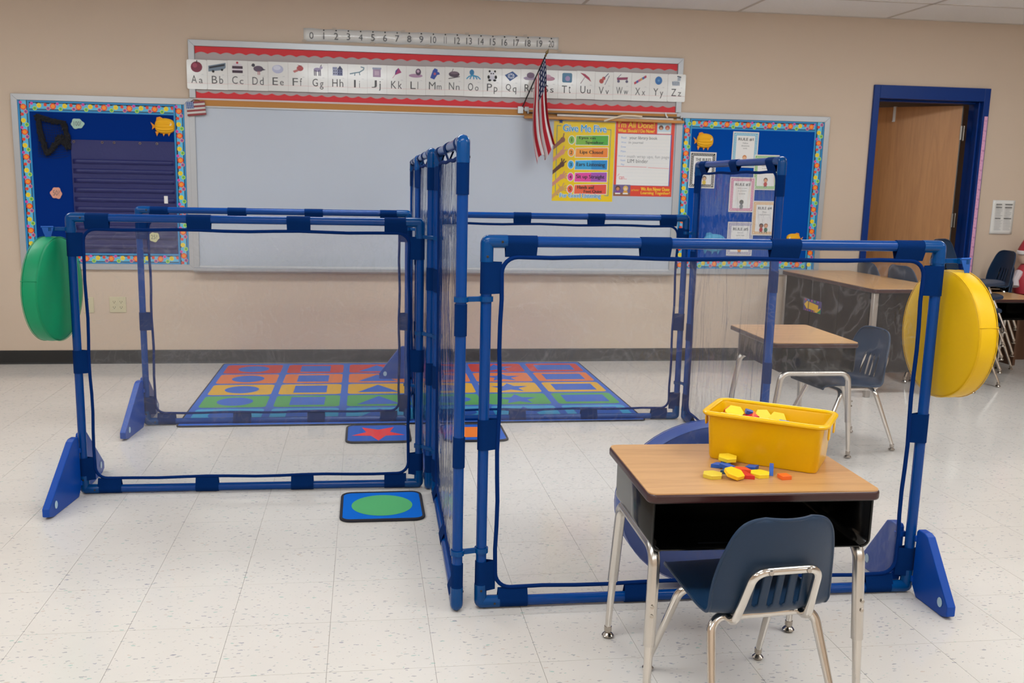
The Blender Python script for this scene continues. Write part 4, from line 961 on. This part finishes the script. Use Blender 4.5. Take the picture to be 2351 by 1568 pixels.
for c in range(6):
    for r_ in range(5):
        xa = .037 + .438*c; xb = xa + .393; yb_ = 3.525 - r_*.336; ya = yb_ - .300
        b = MB(); fl_poly(b, rrect(xa, xb, ya, yb_, .03, 4), .0084)
        b.build('rug_square', carpet('rug_' + cols[r_][1:], cols[r_]), rug, smooth=0)
        b = MB(); mx, my = (xa+xb)/2, (ya+yb_)/2
        if c == 0: pts = [(mx + .108*math.cos(a*PI/14), my + .108*math.sin(a*PI/14)) for a in range(28)]
        elif c == 1: pts = [(mx-.105, my-.105), (mx+.105, my-.105), (mx+.105, my+.105), (mx-.105, my+.105)]
        elif c == 2: pts = [(mx-.135, my-.105), (mx+.135, my-.105), (mx, my+.115)]
        elif c == 3: pts = [(mx + .14*math.cos(a*PI/12), my + .09*math.sin(a*PI/12)) for a in range(24)]
        elif c == 4: pts = star(mx, my - .01, .135, .45)
        else: pts = [(mx-.14, my-.095), (mx+.14, my-.095), (mx+.14, my+.095), (mx-.14, my+.095)]
        fl_poly(b, pts, .0089); b.build('rug_shape', RB, rug, smooth=0)
def smallmat(x0, x1, y0, y1, shape, col, label, base='#1270dc'):
    t = thing('floor_mat', label, 'mat', ((x0+x1)/2, (y0+y1)/2, 0), 0, 'small square shape mats'); w, h = (x1-x0)/2, (y1-y0)/2
    MB().prism(rrect(-w, w, -h, h, .04, 5), lambda u, v, q: (u, v, q), .0002, .009).build('pile', carpet('mat_' + base[1:], base), t, smooth=0)
    MB().tube([(p[0], p[1], .0062) for p in rrect(-w, w, -h, h, .04, 6)], .0068, 8, closed=True).build('edge_binding', RE, t)
    b = MB(); fl_poly(b, shape, .0098); b.build('mat_shape', carpet('mat_' + col[1:], col), t, smooth=0)
circ = [(.128*math.cos(a*PI/20), .128*math.sin(a*PI/20)) for a in range(40)]
smallmat(.925, 1.262, .262, .600, circ, '#5fb879', 'blue floor mat with a green circle, nearest the viewer')
smallmat(.925, 1.262, 1.418, 1.755, [(-p[0], -p[1]) for p in star(0, 0, .150, .45)], '#ee4046', 'blue floor mat with a red star beside the rug', '#2a62c4')
smallmat(1.445, 1.783, 1.412, 1.745, [(-.105, -.105), (.105, -.105), (.105, .105), (-.105, .105)], '#f08038', 'blue floor mat with an orange square right of the tall divider', '#2a62c4')

# ================================================================ DESKS AND CHAIRS
def desk(name, label, loc, rz, group='student desks', mtop=None):
    """local: x = width .61, y = depth .45, opening towards -y"""
    t = thing(name, label, 'desk', loc, rz, group); H = .605
    w, d = .61, .445
    top = rrect(-w/2, w/2, -d/2, d/2, .022, 6)
    MB().prism(top, lambda u, v, q: (u, v, q), H-.026, H).build('desktop', mtop or M_woodt, t, smooth=30)
    MB().prism(rrect(-w/2-.003, w/2+.003, -d/2-.003, d/2+.003, .024, 6), lambda u, v, q: (u, v, q), H-.027, H-.0025).build('edge_band', M_edge, t, smooth=40, bevel=.006, bseg=3)
    # steel book box, open to the front, with rolled lips
    bw, z1, z0 = w/2-.016, H-.028, H-.155
    b = MB(); yf, yr = -d/2+.012, d/2-.05; th = .0015
    sec = rrect(-bw, bw, z0, z1+.02, .022, 5)
    sec = [(u, min(v, z1)) for u, v in sec]
    b.grid(len(sec)-1, 1, lambda u, v: (sec[min(int(round(u*(len(sec)-1))), len(sec)-1)][0], yf + (yr-yf)*v, sec[min(int(round(u*(len(sec)-1))), len(sec)-1)][1]))
    b.build('book_box', M_desk, t, solid=.003)
    MB().bb(-bw+.0195, bw-.0195, yf, yr, z0-.0015, z0+.0015).build('box_floor', M_desk, t, smooth=0)
    MB().prism(rrect(-bw, bw, z0, z1, .022, 5), lambda u, v, q: (u, q, v), yr-.002, yr+.001).build('box_back', M_desk, t, smooth=0)
    MB().tube([(u, yf, v) for u, v in sec], .0035, 8).build('rolled_lip', M_desk, t)
    MB().tube(path([(-.16, yf+.03, z0+.006), (.16, yf+.03, z0+.006)], .01), .004, 8).build('pencil_ridge', M_desk, t)
    for s in (-1, 1):
        x = s*(w/2-.03); fo = .008*s
        P3 = [(x+fo, -d/2+.015, .19), (x, -d/2+.03, H-.20), (x-s*.004, -d/2+.045, H-.158), (x-s*.004, d/2-.09, H-.158), (x, d/2-.055, H-.20), (x+fo, d/2-.025, .19)]
        b = MB(); pp = [Vector(P3[0])] + bend(P3[0], (x, -d/2+.032, H-.160), (x, 0, H-.160), .045, 6) + bend((x, 0, H-.160), (x, d/2-.06, H-.160), P3[5], .045, 6) + [Vector(P3[5])]
        fr_ = b.tube(pp, .0155, 14).build('leg_frame', M_satin, t)
        for e, k in ((P3[0], -1), (P3[5], 1)):
            e = Vector(e); ft = Vector((e.x + fo*.6, e.y + k*.012, .03))
            dz = MB(); dz.tube([e + Vector((0, 0, .01)), ft], [.0125, .0095], 12); leg = dz.build('leg', M_chrome, t)
            g_ = MB(); g_.lathe([(.0, .001), (.014, .001), (.0185, .008), (.014, .014), (.008, .018), (.008, .020), (.0115, .021), (.0115, .036), (.0, .037)], (0, 0, 0), 16); g_.build('glide', M_glide, leg, (ft.x, ft.y, 0))
            for zz in (.30, .275): MB().lathe([(.005, 0), (.0045, .002), (.001, .002)], (0, 0, 0), 10, lambda p, k=k: (p[0], -p[2], p[1])).build('screw', M_glide, fr_, (e.x, e.y + k*-.004 - .016, zz - (0 if k > 0 else 0)))
    return t
desk('student_desk', 'student desk in the foreground holding the yellow bin', (2.040, -1.000, 0), math.radians(-1.5))

# chair shell
def chair(name, label, loc, rz, s=1.0, group='navy plastic school chairs'):
    """local: faces +y, seat height .33*s"""
    t = thing(name, label, 'chair', loc, rz, group); t.scale = (s, s, s)
    # side profile: front edge of seat -> back top   (y, z, halfwidth, cup)
    pf = [(.185, .318, .140, 0), (.178, .331, .147, .002), (.13, .337, .158, .006), (.05, .331, .163, .012), (-.03, .322, .165, .017), (-.085, .316, .164, .02), (-.125, .320, .162, .022), (-.150, .343, .162, .025),
          (-.160, .378, .161, .030), (-.170, .42, .157, .034), (-.181, .465, .150, .034), (-.189, .505, .141, .030), (-.195, .540, .130, .026), (-.199, .566, .114, .022), (-.201, .581, .092, .018), (-.202, .588, .060, .014)]
    n = len(pf) - 1
    def P(v):
        v = max(0, min(1, v)) * n; k = min(int(v), n-1); f_ = v - k; o = []
        for i in range(4):
            a, b_, c, d_ = pf[max(k-1, 0)][i], pf[k][i], pf[k+1][i], pf[min(k+2, n)][i]
            o.append(.5*(2*b_ + (c-a)*f_ + (2*a-5*b_+4*c-d_)*f_*f_ + (-a+3*b_-3*c+d_)*f_**3))
        return o
    def fn(u, v):
        y, z, hw, cup = P(v); a = 2*u - 1
        y2, z2, _, _ = P(min(v+.01, 1)); y1, z1_, _, _ = P(max(v-.01, 0)); tn = Vector((y2-y1, z2-z1_)); tn.normalize() if tn.length else None
        nrm = Vector((tn.y, -tn.x)); # pointing to the sitter side is -n for the seat
        c = cup * (a*a) * 1.0
        # edges lift towards the sitter: up for the seat, forward for the back
        lift = Vector((-nrm.x, -nrm.y)) if False else Vector((tn.y, -tn.x)) 
        yy = y + (c * 1.0) * abs(tn.y) ; zz = z + c * .55 * abs(tn.x)
        return (hw * a, yy, zz)
    v0, v1 = 7.15/n, 9.75/n
    def skip(u, v):
        if not (v0 < v < v1): return False
        a = abs(2*u - 1)
        for c in (.11, .335):
            if abs(a - c) < .052:
                e = min(v - v0, v1 - v) / (v1 - v0)
                return e > .04 or abs(a - c) < .03
        return False
    b = MB(); b.grid(76, 84, fn, skip)
    sh = b.build('shell', M_shell, t, smooth=180); md = sh.modifiers.new('solid', 'SOLIDIFY'); md.thickness = .0055; md.offset = 0
    rim = [fn(0, i/60) for i in range(61)] + [fn(i/24, 1) for i in range(1, 25)] + [fn(1, 1 - i/60) for i in range(1, 61)] + [fn(1 - i/24, 0) for i in range(1, 24)]
    MB().tube(rim, .0048, 8, closed=True).build('rim', M_shell, t)
    # back support loop
    lp = path([(-.100, .02, .308), (-.100, -.140, .304), (-.084, -.201, .462), (.084, -.201, .462), (.100, -.140, .304), (.100, .02, .308)], [0, .03, .035, .035, .03, 0], 6)
    lo = MB().tube(lp, .0108, 12).build('back_support', M_chrome, t)
    for x in (-.05, .05): MB().lathe([(.007, 0), (.006, .003), (.002, .003)], (0, 0, 0), 10, lambda p: (p[0], -p[2], p[1])).build('rivet', M_glide, lo, (x, -.2115, .462))
    # leg frames
    for sy, yt, yf in ((-1, -.10, -.205), (1, .08, .205)):
        zt = .305 if sy < 0 else .303
        for s_ in (-1, 1):
            pp = [Vector((0, yt, zt))] + bend((0, yt, zt), (s_*.142, yt, zt), (s_*.172, yf, .03), .04, 7) + [Vector((s_*.172, yf, .03))]
            rr = [.0118]*(len(pp)-1) + [.0085]
            leg = MB().tube(pp, rr, 12).build('leg', M_chrome, t)
            MB().lathe([(0, .001), (.013, .001), (.0165, .008), (.012, .013), (.007, .017), (.007, .019), (.0105, .020), (.0105, .034), (0, .035)], (0, 0, 0), 14).build('glide', M_glide, leg, (s_*.172, yf, 0))
    return t
ch = chair('school_chair', 'navy plastic chair with chrome legs tucked at the front desk', (2.012, -1.175, 0), math.radians(5))
d2 = desk('student_desk', 'student desk in the background behind the tall right panel', (3.272, 1.285, 0), math.radians(90 - 1), mtop=M_woodty)
def again(src, label, loc, rz, s=1.0, name=None):
    c = copy_tree(src); c.location = loc; c.rotation_euler = (0, 0, rz); c.scale = (s, s, s); c['label'] = label
    return c
again(ch, 'navy plastic chair at the background student desk', (3.56, 1.27, 0), math.radians(96), 1.07)
again(d2, 'student desk at the right edge, in front of the stacked chairs', (5.640, 3.03, 0), math.radians(0), 1.0)
lv = ('lowest', 'second lowest', 'middle', 'second highest')
for k in range(5):
    again(ch, ('topmost' if k == 4 else lv[k]) + ' navy chair of the stack beside the blue door frame', (5.21, 2.70, .097*k), math.radians(-150), 1.08)
for k in range(4):
    again(ch, ('topmost', 'lowest', 'second lowest', 'second highest')[(k + 1) % 4] + ' navy chair of the stack behind the right edge desk', (5.83, 3.40, .104*k), math.radians(84), 1.02)
again(ch, 'dark chair back behind the big table, left of two', (5.09, 3.40, 0), math.radians(-92), 1.25).scale = (1.2, 1.25, 1.38)
again(ch, 'dark chair back behind the big table, right of two', (5.11, 2.99, 0), math.radians(-86), 1.25).scale = (1.2, 1.25, 1.40)

# big table
bt = thing('work_table', 'long oak-topped table with dark side panels standing before the door', 'table', (4.572, 2.96, 0), math.radians(2.0))
w, d, H = .282, .64, .73
MB().prism(rrect(-w, w, -d, d, .015, 4), lambda u, v, q: (u, v, q), H-.02, H).build('tabletop', M_woodty, bt, smooth=30)
MB().prism(rrect(-w-.002, w+.002, -d-.002, d+.002, .016, 4), lambda u, v, q: (u, v, q), H-.03, H-.003).build('edge_band', M_edge, bt, smooth=30, bevel=.004)
for sx in (-1, 1):
    for sy in (-1, 1): MB().bb(sx*(w-.028)-.018, sx*(w-.028)+.018, sy*(d-.03)-.018, sy*(d-.03)+.018, 0, H-.03).build('leg', mat('pale_metal_leg', '#a9a29c', .3, metal=.7), bt, bevel=.005)
for i in range(3):
    y0_ = -d+.06 + i*(2*d-.12)/3; MB().bb(-w+.012, -w+.026, y0_+.0015, y0_+(2*d-.12)/3-.0015, .13, H-.03).build('side_panel', M_tbl, bt, smooth=0, bevel=.001)
MB().bb(-w+.05, w-.05, -d+.10, -d+.115, .15, H-.03).build('end_panel', M_tbl, bt, smooth=0)
t = thing('crayon_card', 'small card with a yellow crayon picture on the big table\'s dark side', 'card', (4.2925, 3.10, .512), math.radians(-88))
MB().bb(-.13, .13, -.0012, 0, -.045, .045).build('card', ink('#463a78'), t, smooth=0)
F = Flat(-.0012); F.poly([(-.12, 0), (-.08, .028), (-.05, .028), (-.05, -.028), (-.08, -.028)], I('#e8b81c'), 1); F.poly([(-.05, .026), (.085, .014), (.085, -.034), (-.05, -.026)], I('#e8b41c'), 1); F.poly([(.03, -.04), (.12, -.044), (.12, .0)], I('#e8b81c'), 2); F.poly([(.07, -.042), (.125, -.042), (.125, -.01)], I('#2f8a50'), 3)
F.rect(-.062, -.03, -.052, .03, I('#3c3040'), 2)
for i in range(5): F.rect(-.11+i*.045, .030, -.095+i*.045, .043, I(('#d03a3a', '#3a8ad0', '#d05aa0', '#5ab04a', '#8a5ad0')[i]), 1); F.rect(-.10+i*.03, -.043, -.088+i*.03, -.033, I(('#c03a60', '#b04a9a', '#5a5ad0', '#c0503a', '#d06a3a')[i]), 1)
F.build('printed_crayon', t)
# plush figure at the right edge
t = thing('holiday_plush', 'red and white holiday plush figure at the right edge behind the chairs', 'plush toy', (6.27, 3.49, .55))
MB().lathe([(0, 0), (.07, .02), (.09, .10), (.075, .19), (.04, .25), (0, .26)], seg=18).build('body', ink('#c03a48'), t)
MB().lathe([(0, .24), (.05, .26), (.065, .31), (.05, .36), (0, .38)], seg=18).build('head', ink('#d8b8a4'), t)
MB().lathe([(.07, .34), (.072, .37), (.05, .42), (.02, .48), (0, .50)], seg=18).build('hat', ink('#a82838'), t)
MB().lathe([(.066, .325), (.08, .335), (.08, .355), (.066, .365)], seg=18).build('hat_trim', ink('#e4dcdc'), t)
for s in (-1, 1): MB().tube([(s*.07, -.02, .19), (s*.12, -.05, .13), (s*.13, -.07, .08)], [.03, .026, .03], 10).build('arm', ink('#d8ccd0'), t)
MB().lathe([(0, -.09), (.03, -.088), (.05, -.07)], (0, 0, 0), 14, lambda p: (p[0], p[2], p[1] + .28)).build('beard', ink('#e2dcdc'), t)
tag(MB().bb(6.14, 6.60, W-.30, W-.02, .52, .55).build('wall_ledge', ink('#6d4a34'), smooth=0), 'brown low bookcase top under the holiday plush at the right edge', 'bookcase')
MB_ = MB(); MB_.bb(6.16, 6.18, W-.29, W-.03, 0, .52); MB_.bb(6.56, 6.58, W-.29, W-.03, 0, .52); MB_.bb(6.18, 6.56, W-.04, W-.02, 0, .52)
MB_.build('bookcase_body', ink('#5c3d2a'), bpy.data.objects['wall_ledge'], smooth=0)
bpy.data.objects['wall_ledge'].name = 'low_bookcase'

# ================================================================ BIN AND BLOCKS
DT = .6052
ang = math.radians(-35.5)
LB, WB, HB = .298, .170, .133
cen = Vector((2.158, -.938))
bn = thing('storage_bin', 'yellow plastic bin of pattern blocks on the front desk', 'bin', (cen.x, cen.y, DT), ang)
def ring_pts(l, w_, r, z, n=6): return [(p[0], p[1], z) for p in rrect(-l, l, -w_, w_, r, n)]
b = MB(); secs = [(LB/2-.012, WB/2-.012, .014, .0), (LB/2-.003, WB/2-.003, .018, .001), (LB/2, WB/2, .02, .008), (LB/2+.009, WB/2+.008, .026, HB-.004), (LB/2+.011, WB/2+.010, .027, HB), (LB/2+.007, WB/2+.006, .024, HB), (LB/2+.0045, WB/2+.0035, .022, HB-.006), (LB/2-.004, WB/2-.004, .016, .010), (LB/2-.014, WB/2-.014, .012, .0035)]
N = 28; rings = [ring_pts(*s_) for s_ in secs]
for rg in rings: b.v += rg
N = len(rings[0])
for i in range(len(rings)-1):
    for k in range(N):
        l = (k+1) % N; b.f.append((i*N+k, i*N+l, (i+1)*N+l, (i+1)*N+k)); b.mi.append(0)
b.f.append(tuple(range(N))[::-1]); b.f.append(tuple((len(rings)-1)*N + k for k in range(N))); b.mi += [0, 0]
b.build('tub', M_bin, bn, smooth=40)
MB().tube([(p[0], p[1], HB) for p in rrect(-LB/2-.015, LB/2+.015, -WB/2-.014, WB/2+.014, .03, 6)], .0085, 10, closed=True, flat=(.85, 1.1)).build('rim', M_bin, bn)
for s in (-1, 1):
    for y in (-.045, .045):
        MB().prism([(y-.012, HB), (y-.012, HB-.036), (y-.008, HB-.043), (y+.008, HB-.043), (y+.012, HB-.036), (y+.012, HB)], lambda u, v, q, s=s: (s*q, u, v), LB/2+.016, LB/2+.0205).build('handle_lug', M_bin, bn, smooth=0, bevel=.002)
def hexa(r=.0275, n=6): return [(r*math.cos(i*PI/3), r*math.sin(i*PI/3)) for i in range(6)]
S_ = .0275
shapes = {'hexagon': (hexa(), '#f0cf2c'), 'rhombus': ([(0, 0), (S_, 0), (S_*1.5, S_*.866), (S_*.5, S_*.866)], '#1d55ae'), 'trapezoid': ([(-S_, 0), (S_, 0), (S_*.5, S_*.866), (-S_*.5, S_*.866)], '#cc2b2a'),
          'square': ([(-S_/2, -S_/2), (S_/2, -S_/2), (S_/2, S_/2), (-S_/2, S_/2)], '#ee6a24')}
BM = {}
for k, (pts, c) in shapes.items():
    cx = sum(p[0] for p in pts)/len(pts); cy = sum(p[1] for p in pts)/len(pts)
    BM[k] = MB().prism([(p[0]-cx, p[1]-cy) for p in pts], lambda u, v, q: (u, v, q), 0, .0105).mesh(k + '_block', mat('painted_wood_' + k, c, .42, bump=.1, bscale=300), 0)
def block(kind, x, y, z, rz, label, group, rx=0, ry=0, mt=None):
    o = bpy.data.objects.new(kind + '_block', BM[kind] if not mt else BM[kind].copy()); COL.objects.link(o)
    if mt: o.data.materials[0] = mt
    o.location = (x, y, z); o.rotation_euler = (rx, ry, rz)
    md = o.modifiers.new('bevel', 'BEVEL'); md.width = .0005; md.segments = 1
    return tag(o, label, 'block', group)
gd_ = 'pattern blocks spilled on the front desk'; Z = DT
block('hexagon', 1.938, -1.092, Z, .1, 'yellow hexagon block, leftmost on the front desk', gd_, mt=mat('painted_wood_mustard', '#d9bf3c', .5))
block('hexagon', 1.990, -1.108, Z+.0092, .55, 'yellow hexagon block tipped on others, front middle of the pile', gd_, rx=.30, ry=.02, mt=mat('painted_wood_gold', '#f5c01e', .4))
block('hexagon', 2.070, -1.092, Z, .08, 'yellow hexagon block beside the upright blue one', gd_)
block('hexagon', 2.022, -.982, Z+.0125, .1, 'yellow hexagon block lying on blue ones near the bin', gd_, rx=.06)
block('rhombus', 1.987, -1.008, Z, -.4, 'blue diamond block at the left back of the pile', gd_)
block('rhombus', 2.014, -.992, Z, .5, 'blue diamond block under the back yellow hexagon', gd_)
block('rhombus', 2.003, -1.030, Z+.003, -.7, 'blue diamond block leaning in the middle of the pile', gd_, ry=.2)
block('rhombus', 1.992, -1.062, Z, -.3, 'dusty dark blue diamond block behind the tipped hexagon', gd_, mt=mat('painted_wood_dustyblue', '#2f5878', .5))
block('rhombus', 2.072, -1.034, Z, 2.9, 'blue diamond block lying behind the right hexagon', gd_)
block('rhombus', 2.104, -1.074, Z+.0120, 1.15, 'blue diamond block standing upright on edge', gd_, rx=PI/2, ry=0)
block('trapezoid', 2.034, -1.052, Z, -.35, 'orange-red trapezoid block in the middle of the pile', gd_, mt=mat('painted_wood_vermilion', '#e4502a', .45))
block('trapezoid', 2.026, -1.098, Z, 1.75, 'dark red trapezoid block between two yellow hexagons', gd_)
block('square', 2.127, -1.118, Z, .1, 'orange square block alone at the right', gd_)
# blocks inside the bin
gb = 'pattern blocks inside the yellow bin'
Rz = Matrix.Rotation(ang, 3, 'Z')
random.seed(5)
named = [('hexagon', -.105, .02, .112, .2, .55, .1, 'yellow hexagon block at the left end inside the bin'), ('hexagon', -.03, .045, .103, .5, .95, .0, 'yellow hexagon block tilted against the bin\'s back wall'),
         ('hexagon', .012, .048, .100, .1, 1.0, .1, 'second yellow hexagon block tilted against the bin\'s back wall'), ('rhombus', -.068, .035, .115, .9, .2, .3, 'blue diamond block on top of the heap in the bin'),
         ('rhombus', .03, .02, .098, .3, .3, .1, 'blue diamond block right of the tilted hexagons in the bin'), ('trapezoid', -.062, .02, .104, .4, .3, -.2, 'red trapezoid block under the blue one in the bin'),
         ('square', .088, .01, .090, .8, .7, .5, 'small red square block at the right end of the bin'), ('square', -.048, .03, .105, .3, .4, .6, 'orange square block in the bin heap'), ('trapezoid', -.115, .045, .112, .3, .5, .2, 'red trapezoid block in the bin\'s far left corner')]
for k, x, y, z, rz, rx, ry, lb in named:
    p = Rz @ Vector((x, y, 0)); block(k, cen.x + p.x, cen.y + p.y, DT + z, ang + rz, lb, gb, rx, ry, mt=mat('painted_wood_rose', '#e0504c', .45) if 'small red' in lb else None)
kinds = ['hexagon', 'rhombus', 'trapezoid', 'square']
for i in range(56):
    lx = -.125 + (i % 14) * .0195 + random.uniform(-.004, .004); ly = -.05 + (i // 14) * .033 + random.uniform(-.004, .004)
    hgt = .062 + .03 * max(0, -lx / .125) + random.uniform(-.006, .006)
    p = Rz @ Vector((lx, ly, 0)); k = kinds[(i*7) % 4 if i % 3 else 0]
    block(k, cen.x + p.x, cen.y + p.y, DT + hgt, random.uniform(0, 6), {'hexagon': 'yellow hexagon', 'rhombus': 'blue diamond', 'trapezoid': 'red trapezoid', 'square': 'orange square'}[k] + ' block in the heap inside the yellow bin', gb, random.uniform(-.25, .25), random.uniform(-.25, .25))
